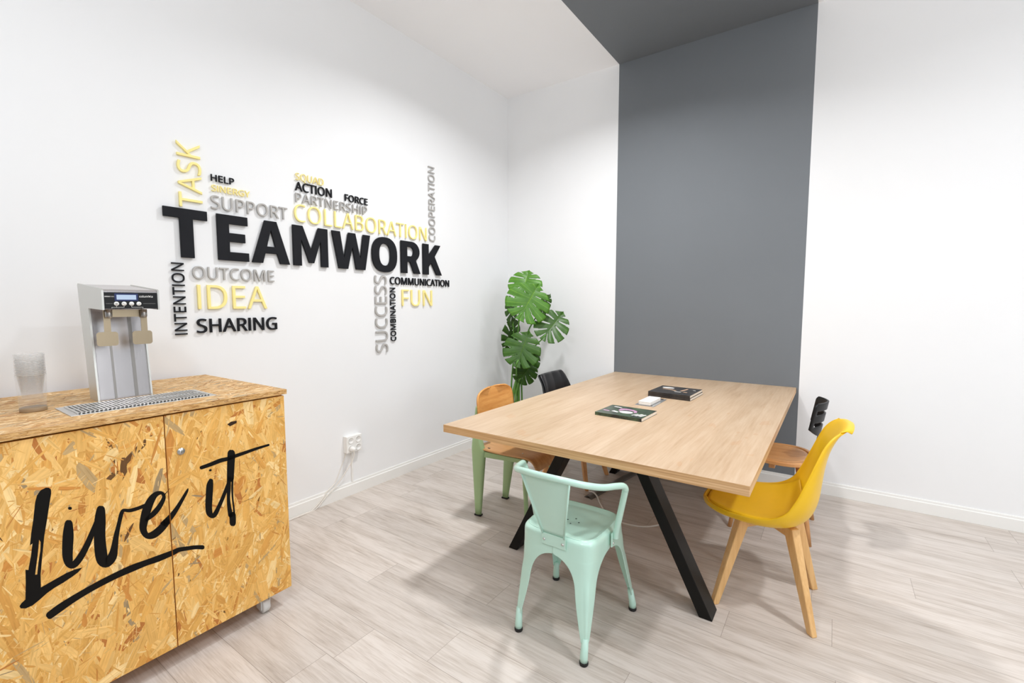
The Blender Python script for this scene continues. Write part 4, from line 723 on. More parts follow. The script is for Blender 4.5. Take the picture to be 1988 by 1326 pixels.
def stroke_faces(mb, which, y0, y1, x):
    """the brush strokes of one letter that fall on one door"""
    for si in which:
        for p, q in zip(STROKES[si][:-1], STROKES[si][1:]):
            P = clip([(p[0], p[1]), (q[0], q[1]), (q[2], q[3]), (p[2], p[3])], y0, y1, -1, 2)
            if P:
                mb.add([(x, a, b) for a, b in P], [tuple(range(len(P)))])
def door(y0, y1, n):
    m = MB()
    m.box(-0.018, 0, y0, y1, DB, DT, tint=base_t)
    flakes(m, lambda a, b, d: (d, a, b), y0, y1, DB, DT, n, (.06, .15), (.006, .030), PI / 2 - 0.12, .50, DOORPAL)
    flakes(m, lambda a, b, d: (d, a, b), y0, y1, DB, DT, n, (.02, .06), (.0012, .005), PI / 2, 1.1, DOORPAL, 0.0006)
    return m
d1 = door(LEFT, SEAM - 0.0018, 2300)
left_door = d1.build('door', 'flakes', cab, fix=False)
d2 = door(SEAM + 0.0018, 0.005, 2300)
d2.add([(0.0007, a, b) for a, b in NOTCH], [tuple(range(len(NOTCH)))], tint=rgb(52, 34, 18))
right_door = d2.build('door', 'flakes', cab, fix=False)
for dr, ya, yb in ((left_door, LEFT, SEAM - 0.0018), (right_door, SEAM + 0.0018, 0.005)):
    for gi, (nm, which) in enumerate((('letter', (0, 1)), ('letter', (2,)), ('letter', (3, 4)), ('letter', (6, 7)), ('letter', (8, 9, 10, 11, 12)), ('underline', (5,)))):
        m = MB(); stroke_faces(m, which, ya, yb, 0.0009 + gi * 0.00004)
        if m.f:
            m.build(nm, 'ink', dr, fix=False)
# the big L with its dry-brush gap
m = MB()
tri = bpy.data.curves.new('l', 'CURVE'); tri.dimensions = '2D'; tri.fill_mode = 'BOTH'
for poly in (LPOLY, LHOLE):
    s = tri.splines.new('POLY'); s.points.add(len(poly) - 1); s.use_cyclic_u = True
    for p, (a, b) in zip(s.points, poly):
        p.co = (a, b, 0, 1)
to = bpy.data.objects.new('l', tri); COL.objects.link(to)
tm = bpy.data.meshes.new_from_object(to.evaluated_get(bpy.context.evaluated_depsgraph_get()))
m.add([(0.0009, v.co.x, v.co.y) for v in tm.vertices], [tuple(p.vertices) for p in tm.polygons])
bpy.data.objects.remove(to); bpy.data.curves.remove(tri); bpy.data.meshes.remove(tm)
m.build('letter', 'ink', left_door, fix=False)
m = MB()
m.tube([(0, LOCK[0], LOCK[1]), (0.004, LOCK[0], LOCK[1])], 0.0125, 24)
m.tube([(0.004, LOCK[0], LOCK[1]), (0.007, LOCK[0], LOCK[1])], 0.009, 24)
lk = m.build('lock', 'screw', right_door)
m = MB(); m.box(0.0068, 0.0075, LOCK[0] - .001, LOCK[0] + .001, LOCK[1] - .005, LOCK[1] + .005)
m.build('keyhole', 'black_hole', lk)
for cx, cy in ((-0.055, -0.10), (-0.055, -0.80), (-0.68, -0.10), (-0.68, -0.80)):
    c = MB()
    c.box(cx - .025, cx + .025, cy - .025, cy + .025, 0.0745, 0.078)
    c.box(cx - .010, cx + .028, cy - .021, cy - .017, 0.020, 0.0745)
    c.box(cx - .010, cx + .028, cy + .017, cy + .021, 0.020, 0.0745)
    co = c.build('caster', 'caster', cab)
    w = MB(); w.tube([(cx + .012, cy - .016, .031), (cx + .012, cy - .012, .031), (cx + .012, cy + .012, .031), (cx + .012, cy + .016, .031)], [.027, .031, .031, .027], 28)
    w.build('wheel', 'caster', co)

# ================================================================== drinks dispenser
def cabp(x, y):
    """a point given on the worktop's own axes"""
    return x, y
ZC = 0.9854
dis = thing('drinks_dispenser', 'brushed steel drinks dispenser with black control panel on the cabinet', 'drinks dispenser', (0.0, 0.0, ZC), 0)
YL, YR = -3.396, -3.222
prof = [(.383, 0), (.483, 0), (.443, .358), (.614, .352), (.615, .424), (.605, .430), (.324, .455), (.318, .448)]
b = MB()
b.prism(prof, lambda a, c, d: (a, d, c), YL, YL + 0.006)
b.prism(prof, lambda a, c, d: (a, d, c), YR - 0.006, YR)
b.build('side_panel', 'steel_side', dis)
b = MB()
# housing between the cheeks: back, head
b.prism([(.386, 0), (.474, 0), (.434, .360), (.610, .356), (.611, .421), (.604, .427), (.327, .4515), (.322, .446)], lambda a, c, d: (a, d, c), YL + 0.006, YR - 0.006)
b.build('housing', 'steel', dis)
def colx(z):
    return .4745 + (.4345 - .4745) * z / .36
b = MB()
for ya, yb in ((YL + .010, -3.343), (-3.336, -3.279), (-3.268, YR - .010)):
    b.hexa([(colx(.004), ya, .004), (colx(.004), yb, .004), (colx(.004) + .0025, yb, .004), (colx(.004) + .0025, ya, .004)],
           [(colx(.352), ya, .352), (colx(.352), yb, .352), (colx(.352) + .0025, yb, .352), (colx(.352) + .0025, ya, .352)])
b.build('splash_panel', 'steel', dis)
b = MB()
for yc, w in ((-3.3395, .0035), (-3.2735, .0055)):
    b.hexa([(colx(.004), yc - w, .004), (colx(.004), yc + w, .004), (colx(.004) + .005, yc + w, .004), (colx(.004) + .005, yc - w, .004)],
           [(colx(.35), yc - w, .35), (colx(.35), yc + w, .35), (colx(.35) + .005, yc + w, .35), (colx(.35) + .005, yc - w, .35)])
b.build('pipe_channel', 'steel_dark', dis)
XP = 0.6155
b = MB(); b.box(.606, XP, YL + .007, YR - .007, .3565, .4165)
cp = b.build('control_panel', 'black_plastic', dis, bevel=.0008)
b = MB(); b.box(XP, XP + .0008, -3.360, -3.290, .385, .4125); b.build('display_surround', 'lcd_rim', cp)
b = MB(); b.box(XP + .0008, XP + .0014, -3.354, -3.296, .390, .4075); b.build('display', 'lcd', cp)
for k in range(4):
    yb = -3.3555 + k * .0223
    b = MB(); b.tube([(XP, yb, .3748), (XP + .0016, yb, .3748)], .0075, 24)
    bt = b.build('button', 'white_plastic', cp)
    b = MB()
    xi = XP + .0018
    def q(y0, y1, z0, z1):
        b.box(XP + .0016, xi, yb + y0, yb + y1, .3748 + z0, .3748 + z1)
    if k == 0:      # round cup
        b.tube([(XP + .0016, yb, .3748), (xi, yb, .3748)], .0038, 16)
    elif k == 1:    # two drops
        b.tube([(XP + .0016, yb - .002, .3764), (xi, yb - .002, .3764)], .0018, 12)
        b.tube([(XP + .0016, yb + .002, .3734), (xi, yb + .002, .3734)], .0018, 12)
    elif k == 2:    # bowl
        q(-.0042, .0042, -.0026, 0)
    else:           # small and tall cups
        q(-.0035, -.0012, -.003, 0); q(.0012, .0035, -.003, .003)
    b.build('symbol', 'grey_letter', bt)
b = MB()
xl = XP + .0006
def bar(y0, y1, z0, z1):
    b.box(XP, xl, y0, y1, z0, z1)
bar(-3.370, -3.3332, .3612, .3620); bar(-3.370, -3.3692, .3585, .3612); bar(-3.3559, -3.3551, .3620, .3660); bar(-3.3340, -3.3332, .3620, .3660)
bar(-3.3113, -3.276, .3612, .3620); bar(-3.2768, -3.276, .3585, .3612); bar(-3.3113, -3.3105, .3620, .3660)
bar(-3.386, -3.366, .3752, .3755); bar(-3.275, -3.236, .3752, .3755)
b.build('panel_lines', 'white_plastic', cp)
def panel_text(txt, y0, y1, z, h, mat):
    adv, xs = 0, []
    for ch in txt:
        xs.append(adv); adv += GLYPHS[ch][0]
    sx = (y1 - y0) / adv; sy = h / 1000.0
    vs, fs = [], []
    mb = MB()
    for ch, x in zip(txt, xs):
        me = outline_mesh([[tuple(((p[i] + x) * sx, p[i + 1] * sy) for i in (0, 2, 4)) for p in s] for s in GLYPHS[ch][1]], 0.0006, 0.00005, 0.0)
        mb.add([(XP + .0004 + v.co.z, y0 + v.co.x, z + v.co.y) for v in me.vertices], [tuple(p.vertices) for p in me.polygons])
        bpy.data.meshes.remove(me)
    return mb.build('panel_text', mat, cp)
panel_text('columbia', -3.2865, -3.243, .3985, .0078, 'white_plastic')
panel_text('DRINK', -3.3885, -3.3725, .3990, .0040, 'white_plastic')
panel_text('TOWER', -3.3720, -3.3610, .3990, .0038, 'grey_letter')
# nozzles and lever plate under the head
for yn in (-3.372, -3.266):
    b = MB()
    b.lathe([(.0, .322), (.0085, .322), (.0105, .328), (.0105, .354), (0, .354)], (.585, yn, 0), 24)
    b.build('nozzle', 'steel_dark', dis)
def rounded(y0, y1, z0, z1, r, n=5):
    p = []
    for cy, cz, a in ((y1 - r, z1 - r, 0), (y0 + r, z1 - r, 90), (y0 + r, z0 + r, 180), (y1 - r, z0 + r, 270)):
        for k in range(n + 1):
            t = math.radians(a + 90 * k / n)
            p.append((cy + r * math.cos(t), cz + r * math.sin(t)))
    return p
b = MB()
lx = .566
b.prism([(-3.384, .352), (-3.384, .262), (-3.364, .262), (-3.364, .318), (-3.359, .325), (-3.277, .325), (-3.272, .318), (-3.272, .262), (-3.252, .262), (-3.252, .352)], lambda a, c, d: (d, a, c), lx, lx + .003)
lv = b.build('lever_plate', 'steel_tan', dis)
for y0, y1 in ((-3.408, -3.345), (-3.302, -3.239)):
    b = MB(); b.prism(rounded(y0, y1, .218, .270, .010), lambda a, c, d: (d, a, c), lx + .003, lx + .006)
    b.build('paddle', 'steel_tan', lv)

# drip tray let into the worktop
tray = thing('drip_tray', 'flat steel drip tray with slotted grille before the dispenser', 'drip tray', (0.612, -3.300, ZC), 0.0)
b = MB()
hw, hl = .106, .2215
b.box(-hw, hw, -hl, hl, 0, .002)
b.build('tray_rim', 'steel_light', tray, bevel=.0006)
b = MB(); b.box(-hw + .014, hw - .014, -hl + .022, hl - .022, .002, .0024); b.build('tray_well', 'black_plastic', tray)
b = MB()
n = 34
for k in range(n + 1):
    yk = -hl + .024 + (2 * hl - .048) * k / n
    b.box(-hw + .016, hw - .016, yk - .0035, yk + .0035, .0024, .0056)
for xk in (-hw + .016, -.002, hw - .020):
    b.box(xk, xk + .004, -hl + .022, hl - .022, .0026, .0060)
b.build('grille', 'steel_light', tray)
b = MB()
for yk in (-hl + .050, hl - .050):
    b.lathe([(0, .0064), (.007, .0064), (.007, .0058)], (0, yk, 0), 16)
b.build('grille_stud', 'steel_dark', tray)

# tumbler holding the nested cups
gx, gy = .490, -3.572
tb = thing('cup_tumbler', 'clear tumbler with brown base holding a stack of plastic cups', 'tumbler', (gx, gy, ZC), 0)
b = MB()
b.lathe([(.0345, .014), (.0345, .013), (.0355, .020), (.0375, .075), (.0395, .124), (.0405, .127), (.0395, .128), (.0380, .124), (.0360, .075), (.0340, .021), (0, .019)], seg=40)
b.build('glass_wall', 'tumbler', tb)
b = MB(); b.lathe([(0, 0), (.0345, 0), (.0352, .003), (.0352, .012), (.0345, .014), (0, .014)], seg=40)
b.build('base', 'brass_edge', tb)
def cup_mesh():
    b = MB()
    b.lathe([(0, .002), (.0255, .002), (.0260, .004), (.0362, .084), (.0350, .084), (.0252, .0045), (0, .0032)], seg=40)
    b.lathe([(.0362, .084), (.0385, .0850), (.0390, .0865), (.0385, .0880), (.0364, .0876), (.0350, .084)], seg=40, mi=1)
    return b
cup0 = None
for k in range(14):
    z = ZC + .0435 + k * .0054
    if cup0 is None:
        cup0 = cup_mesh().build('plastic_cup', ['cup_plastic', 'cup_rim'])
        o = cup0
    else:
        o = cup0.copy()
        COL.objects.link(o)
    o.location = (gx, gy, z)
    lab = 'clear plastic cup within the nested stack standing in the tumbler'
    if k == 13:
        lab = 'topmost clear plastic cup of the stack in the tumbler'
    tag(o, lab, 'plastic cup', 'nested cups in the tumbler')

# ================================================================== wall socket and cables
so = thing('wall_socket', 'white four-way wall socket low on the lettered white wall', 'socket', (0, -1.935, .376), 0)
b = MB(); b.box(0, .043, -.063, .063, -.059, .059); b.build('housing', 'white_plastic', so, bevel=.004, seg=3)
for yy in (-.030, .030):
    for zz in (-.029, .028):
        b = MB()
        b.lathe([(.0235, 0), (.0225, .003), (.0200, .003), (.0195, .0006), (0, .0006)], seg=28)
        b.v = [(.0435 + z, yy + x, zz + y) for x, y, z in b.v]
        sk = b.build('outlet', 'white_plastic', so)
        b = MB()
        for dy in (-.0095, 0, .0095):
            b.tube([(.0440, yy + dy, zz), (.0444, yy + dy, zz)], .0017, 10)
        b.build('pin_hole', 'black_hole', sk)
b = MB(); b.box(.0, .012, -.006, .006, -.280, -.059); b.build('conduit', 'white_plastic', so, bevel=.002)
def cable(name, pts, r, label, mat='cable_white'):
    b = MB(); b.tube(catmull(pts, 8), r, 8)
    o = b.build(name, mat)
    return o
pc = thing('power_cable', 'white cable with plug running from the wall socket to the floor', 'cable', (0, 0, 0))
b = MB()
b.tube([(.0436, -1.965, .347), (.060, -1.965, .347), (.078, -1.965, .345), (.083, -1.965, .340)], [.0195, .019, .015, .008], 20)
b.build('plug', 'white_plastic', pc)
b = MB(); b.tube(catmull([(.074, -1.965, .334), (.076, -1.966, .315), (.070, -1.975, .270), (.045, -2.020, .190), (.024, -2.080, .110), (.022, -2.150, .065), (.022, -2.235, .0045), (.022, -2.32, .0042), (.022, -2.60, .0042), (.022, -2.80, .0042)], 8), .0035, 8)
b.build('cord', 'cable_white', pc)
b = MB(); b.tube(catmull([(.010, -1.985, .318), (.006, -1.990, .290), (.006, -2.020, .230), (.008, -2.075, .130), (.018, -2.140, .096), (.020, -2.190, .050), (.020, -2.260, .0045), (.031, -2.34, .004), (.031, -2.60, .004), (.031, -2.80, .004)], 8), .003, 8)
tag(b.build('power_cable', 'cable_white'), 'thinner white cable hanging from the left underside of the wall socket', 'cable')

# ================================================================== the long table
TX0, TX1, TY0 = 1.1817, 2.5778, -2.2343
tab = thing('meeting_table', 'long light-oak meeting table on black steel A-legs, against the grey wall', 'table', (1.88, -1.12, 0))
def tl(x, y, z):
    return (x - 1.88, y + 1.12, z)
b = MB()
x0, x1, y0, y1 = TX0 - 1.88, TX1 - 1.88, TY0 + 1.12, 1.119
b.box(x0, x1, y0, y1, .712, .750)
# the edge band takes the layered material
b.mi = [1, 1, 1, 1, 1, 0]
b.build('tabletop', ['table_top', 'table_edge'], tab, bevel=.0012)
def tube_leg(sgn, yc):
    b = MB()
    w, d = .024, .050
    c0, c1 = sgn * .507, sgn * .152
    b.hexa([(c0 - w * 1.15, yc - d, 0), (c0 + w * 1.15, yc - d, 0), (c0 + w * 1.15, yc + d, 0), (c0 - w * 1.15, yc + d, 0)],
           [(c1 - w * 1.15, yc - d, .706), (c1 + w * 1.15, yc - d, .706), (c1 + w * 1.15, yc + d, .706), (c1 - w * 1.15, yc + d, .706)])
    b.build('leg', 'black_steel', tab, bevel=.003)
for yc in (-1.845 + 1.12, -.445 + 1.12):
    for sgn in (-1, 1):
        tube_leg(sgn, yc)
    b = MB(); b.box(-.30, .30, yc - .05, yc + .05, .706, .712); b.build('mounting_plate', 'black_steel', tab)
b = MB(); b.box(-.03, .03, -.675, .625, .672, .706); b.build('rail', 'black_steel', tab)

# flush socket plate and white hub on it
pl = thing('table_socket', 'silver socket plate set in the table top between the magazine stacks', 'socket', (1.874, -1.107, .750), 0)
b = MB(); b.box(-.058, .058, -.130, .130, 0, .0022); b.build('plate', 'silver', pl, bevel=.0006)
for yh in (-.111, .111):
    b = MB(); b.box(-.040, .040, yh - .007, yh + .007, .0022, .006); b.build('hinge', 'steel_dark', pl)
hub = thing('power_hub', 'white rectangular power block lying on the silver table plate', 'power block', (1.874, -1.137, .7524), -0.03)
b = MB(); b.box(-.037, .037, -.092, .092, 0, .017); b.build('housing', 'white_plastic', hub, bevel=.004, seg=3)
b = MB(); b.box(-.037, .037, -.092, .092, .0172, .0230); b.build('lid', 'white_plastic', hub, bevel=.002)

# magazines
def magazine(label, loc, rot, w, d, h, cover, art, group=None):
    t = thing('magazine', label, 'magazine', loc, rot, group)
    b = MB(); b.box(-w / 2 + .002, w / 2 - .001, -d / 2 + .002, d / 2 - .002, .0012, h - .0012); b.build('pages', 'paper', t)
    b = MB()
    b.box(-w / 2, w / 2, -d / 2, d / 2, 0, .0012)
    b.box(-w / 2, w / 2, -d / 2, d / 2, h - .0012, h)
    b.box(-w / 2, w / 2, -d / 2, -d / 2 + .0014, .0012, h - .0012)
    co = b.build('cover', cover, t)
    for kind, mat, prm in art:
        b = MB()
        if kind == 'ell':
            cx, cy, rx, ry = prm
            p = [(cx + rx * math.cos(2 * PI * k / 24), cy + ry * math.sin(2 * PI * k / 24)) for k in range(24)]
        elif kind == 'poly':
            p = prm
        b.prism(p, lambda a, c, e: (a, c, e), h, h + .0003)
        b.build('cover_print', mat, co)
    return t
art_a = [
    ('poly', 'art_pink', [(-.050, .050), (-.020, .060), (.020, .055), (.050, .035), (.062, .000), (.052, -.020), (.040, .016), (.005, .030), (-.020, .022), (-.034, -.010), (-.046, .000)]),
    ('ell', 'art_white', (.010, -.022, .038, .028)),
    ('poly', 'art_white', [(-.070, -.040), (-.030, -.055), (-.024, -.040), (-.060, -.020)]),
    ('poly', 'art_white', [(.075, -.070), (.090, -.072), (.110, -.020), (.096, -.016)]),
    ('poly', 'art_white', [(.100, -.072), (.112, -.074), (.128, -.024), (.116, -.020)]),
    ('poly', 'art_white', [(.056, -.066), (.066, -.068), (.084, -.026), (.076, -.022)]),
    ('poly', 'art_white', [(-.100, .080), (-.055, .074), (-.058, .060), (-.104, .066)]),
    ('poly', 'art_pink', [(-.116, -.030), (-.080, -.034), (-.082, -.050), (-.118, -.046)]),
]
art_b = [
    ('ell', 'art_white', (-.070, .068, .040, .026)),
    ('poly', 'art_tan', [(-.090, .030), (-.020, .012), (.010, -.006), (.004, -.020), (-.030, -.002), (-.092, .014)]),
    ('poly', 'art_tan', [(.030, -.005), (.044, -.008), (.056, .040), (.060, .090), (.048, .092), (.040, .040)]),
    ('poly', 'art_white', [(.006, -.050), (.050, -.055), (.052, -.045), (.008, -.040)]),
    ('poly', 'art_tan', [(.060, -.040), (.085, -.045), (.088, -.030), (.064, -.026)]),
    ('poly', 'art_white', [(.095, .060), (.112, .057), (.113, .066), (.096, .069)]),
]
magazine('green-covered magazine with pink and white print, nearest the table front edge', (1.862, -1.499, .750), -.045, .266, .222, .0175, 'cover_green', art_a)
magazine('lower of two dark magazines stacked near the grey wall', (1.936, -.797, .750), -.05, .272, .275, .0165, 'cover_black', [], 'stacked dark magazines')
magazine('upper of two dark magazines near the grey wall, white and tan cover print', (1.934, -.795, .7668), -.045, .270, .273, .0165, 'cover_black', art_b, 'stacked dark magazines')

# cable cover and loose cable on the floor under the table
dk = thing('floor_cable_cover', 'grey half-round cable cover lying on the floor under the table', 'cable cover', (1.424, -1.042, 0), 0)
b = MB()
dirx, diry = .085, .58
L = math.hypot(dirx, diry); ux, uy = dirx / L, diry / L
outer, inner = [], []
for k in range(13):
    a = PI * k / 12
    outer.append((.030 * math.cos(a), .019 * math.sin(a)))
for k in range(13):
    a = PI * (12 - k) / 12
    inner.append((.020 * math.cos(a), .013 * math.sin(a) + .001))
ring = outer + inner
b.prism(ring, lambda p, q, d: (ux * d + uy * p, uy * d - ux * p, q), 0, 1.03)
b.build('shell', 'grey_duct', dk)
b = MB()
b.prism([(.019 * math.cos(PI * k / 12), .012 * math.sin(PI * k / 12) + .001) for k in range(13)], lambda p, q, d: (ux * d + uy * p, uy * d - ux * p, q), .02, 1.02)
b.build('dark_hollow', 'black_hole', dk)  # black filling paints the shade inside the open cover
b = MB(); b.tube(catmull([(1.36, -.90, .004), (1.385, -.935, .005), (1.415, -.962, .019), (1.448, -.985, .023), (1.482, -1.010, .012), (1.520, -1.060, .004), (1.636, -1.205, .004), (1.73, -1.250, .004), (1.814, -1.256, .004), (1.899, -1.222, .004), (1.965, -1.135, .004), (1.965, -1.03, .004), (1.900, -.94, .004), (1.802, -.729, .004), (1.700, -.525, .004)], 8), .0052, 8)
tag(b.build('floor_cable', 'cable_white'), 'loose white cable snaking over the floor beneath the table', 'cable')

# ================================================================== mint steel armchair
ch = thing('steel_armchair', 'mint green pressed-steel armchair at the near end of the table', 'chair', (1.911, -2.215, 0), 0)
# local: +y towards the table; seat half sizes
def sm(s, e):
    return (s + math.sqrt(s * s + e * e)) / 2
FEET = {(-1, -1): (-.161, -.203), (1, -1): (.166, -.216), (1, 1): (.204, .215), (-1, 1): (-.210, .222)}
SH = .171   # half side of the apron at seat height
ZA, ZM = .372, .240
def leg(sx, sy):
    fx, fy = FEET[(sx, sy)]
    b = MB()
    zs = [.4495, .4485, .4455, .440, .432, .420, .400, .385, .3725, .370, .364, .354, .340, .322, .300, .275, .245, .210, .170, .130, .105, .090, .080]
    nu = 25
    tx, ty = sx * SH, sy * SH
    def corner(z):
        k = min(1, max(0, (.45 - z) / .45))
        return tx + (fx - tx) * k, ty + (fy - ty) * k
    def half(z):
        wl = .0235 + (.058 - .0235) * min(1, max(0, (z - .085) / .15)) ** .9
        if z >= ZA:
            return SH
        if z > ZM:
            q = (z - ZM) / (ZA - ZM)
            a = (SH - wl) * math.sqrt(max(0, 1 - q ** 2.2))
            return SH - a
        return wl
    vs = []
    for z in zs:
        cx, cy = corner(z)
        w = half(z)
        r = .050 if z > .3 else .050 * max(.30, z / .3)
        e = max(r / max(w, .02), .18) * .9
        k = (.45 - z) / .45
        # at seat height the sheet reaches exactly the middle of each side
        wx = min(w, abs(cx)) if z < ZA else abs(cx)
        wy = min(w, abs(cy)) if z < ZA else abs(cy)
        if z < ZA and w > SH - 1e-6:
            wx, wy = abs(cx), abs(cy)
        inset = .018 * max(0, (z - .430) / .0195) ** 3
        for i in range(nu):
            s = -1 + 2 * i / (nu - 1)
            s = math.copysign(abs(s) ** .8, s)
            rib = .0035 * max(0, 1 - (s / .30) ** 2) if .10 < z < .29 else 0
            px = abs(cx) - wx * sm(s, e) + (rib - inset) * .8
            py = abs(cy) - wy * sm(-s, e) + (rib - inset) * .8
            # keep the free ends on the side planes
            vs.append((sx * px, sy * py, z))
    fs = [(j * nu + i, j * nu + i + 1, (j + 1) * nu + i + 1, (j + 1) * nu + i) for j in range(len(zs) - 1) for i in range(nu - 1)]
    b.add(vs, fs, True)
    o = b.build('leg', 'mint', ch, solid=.0022, sub=1)
    cx, cy = corner(.098)
    b = MB()
    ox, oy = -sx * .0105, -sy * .0105
    b.tube([(fx + ox, fy + oy, .012), (fx + ox, fy + oy, .03), (cx + ox * 1.1, cy + oy * 1.1, .098)], [.0152, .0152, .0125], 20)
    b.build('leg_tip', 'mint', o)
    b = MB(); b.lathe([(0, 0), (.0150, 0), (.0172, .004), (.0172, .012), (.0160, .0145), (0, .0145)], (fx + ox, fy + oy, 0), 20)
    b.build('glide', 'rubber', o)
for sx in (-1, 1):
    for sy in (-1, 1):
        leg(sx, sy)
def seat_fn(u, v):
    a, r = 2 * PI * u, v
    c, s = math.cos(a), math.sin(a)
    e = 5.0 if r > .5 else 2 + 3 * r / .5
    k = (abs(c) ** e + abs(s) ** e) ** (-1 / e)
    x, y = c * k * r * .1565, s * k * r * .1565
    z = .4385 + .0110 * (max(0, r - .86) / .14) ** .7
    return (x, y, z - .004 * max(0, 1 - r * 1.6))
b = MB(); b.grid(seat_fn, 72, 30, wrap=True)
seat = b.build('seat', 'mint', ch, solid=.002, weld=True)
for dx, dy in ((0, .026), (0, -.026), (.026, 0), (-.026, 0)):
    b = MB(); b.lathe([(0, .4376), (.0036, .4376)], (dx, dy, 0), 12)
    b.build('drain_hole', 'black_hole', seat)
# back splat (slightly right of centre as it leans)
def splat(u, v):
    s = 2 * u - 1
    w = .048 + .058 * v ** 1.05
    z = .452 + .258 * v
    y = -.176 - .070 * v - .010 * (1 - s * s) * v
    rim = .006 * max(0, (abs(s) - .93) / .07)
    return (.004 + s * w, y - rim, z)
b = MB(); b.grid(splat, 33, 16)
bk = b.build('backrest', 'mint', ch, solid=.0022)
for s in (-1, 1):
    b = MB(); b.tube([(.004 + s * .048, -.180, .450), (.004 + s * .107, -.250, .712)], .0042, 10)
    b.build('rolled_edge', 'mint', bk)
b = MB()
b.hexa([(-.050, -.1775, .404), (.058, -.1775, .404), (.058, -.1745, .404), (-.050, -.1745, .404)], [(-.050, -.1795, .452), (.058, -.1795, .452), (.058, -.1765, .452), (-.050, -.1765, .452)])
b.build('tab', 'mint', bk, bevel=.001)
for s in (-1, 1):
    b = MB(); b.lathe([(0, .004), (.003, .0035), (.0058, .001), (.0058, 0)], seg=14)
    b.v = [(.004 + s * .042 + x, -.1785 - z, .425 + y) for x, y, z in b.v]
    b.build('rivet', 'screw', bk)
# arm rail
rail = [(.189, .005, .418), (.194, .000, .455), (.232, -.022, .618), (.238, -.030, .645), (.234, -.046, .660), (.222, -.080, .668), (.195, -.150, .680), (.150, -.215, .700), (.090, -.250, .714), (.004, -.262, .718), (-.082, -.250, .714), (-.142, -.215, .700), (-.187, -.150, .680), (-.214, -.080, .668), (-.226, -.046, .660), (-.230, -.030, .645), (-.224, -.022, .618), (-.194, .000, .455), (-.189, .005, .418)]
b = MB(); b.tube(catmull(rail, 7), .0125, 16)
ar = b.build('arm_rail', 'mint', ch)
for s in (-1, 1):
    b = MB(); xx = .1785 if s > 0 else -.1785
    b.box(xx - .003, xx + .003, -.014, .016, .382, .440); b.build('bracket', 'mint', ar, bevel=.002)
    for zz in (.395, .418):
        b = MB(); b.lathe([(0, .003), (.004, .002), (.0045, 0)], seg=12)
        b.v = [(xx + s * (.003 + z), x, zz + y) for x, y, z in b.v]
        b.build('rivet', 'screw', ar)

# ================================================================== tulip chairs
TUL = [  # centre x, z; rim x, z; half width
    (.270, .441, .250, .446, .085), (.258, .424, .222, .447, .140), (.205, .406, .155, .450, .192), (.130, .397, .082, .457, .219), (.050, .392, .018, .463, .232), (-.030, .393, -.035, .480, .236),
    (-.100, .407, -.078, .514, .236), (-.150, .445, -.108, .570, .232), (-.176, .510, -.128, .622, .226), (-.186, .590, -.146, .670, .216), (-.194, .668, -.168, .730, .203), (-.207, .740, -.190, .785, .184),
    (-.228, .800, -.215, .823, .164), (-.252, .845, -.240, .843, .142), (-.275, .862, -.265, .848, .122), (-.297, .856, -.285, .835, .100)]
def tulip_pt(rows, u, v, off=0.0, shrink=1.0, ribs=0.0):
    cx, cz, rx, rz, w = samp(rows, v)
    xa, za = samp(rows, max(0, v - .02))[:2]; xb, zb = samp(rows, min(1, v + .02))[:2]
    tx, tz = xb - xa, zb - za
    L = math.hypot(tx, tz) or 1
    nx, nz = tz / L, -tx / L          # towards the sitter
    s = (2 * u - 1) * shrink
    f = 1 - math.cos(abs(s) * PI / 2)
    f = .75 * f + .25 * s * s
    if ribs:
        off += ribs * abs(math.sin(s * PI * 2.2))
    return (cx + (rx - cx) * f + nx * off, w * math.sin(s * PI / 2), cz + (rz - cz) * f + nz * off)
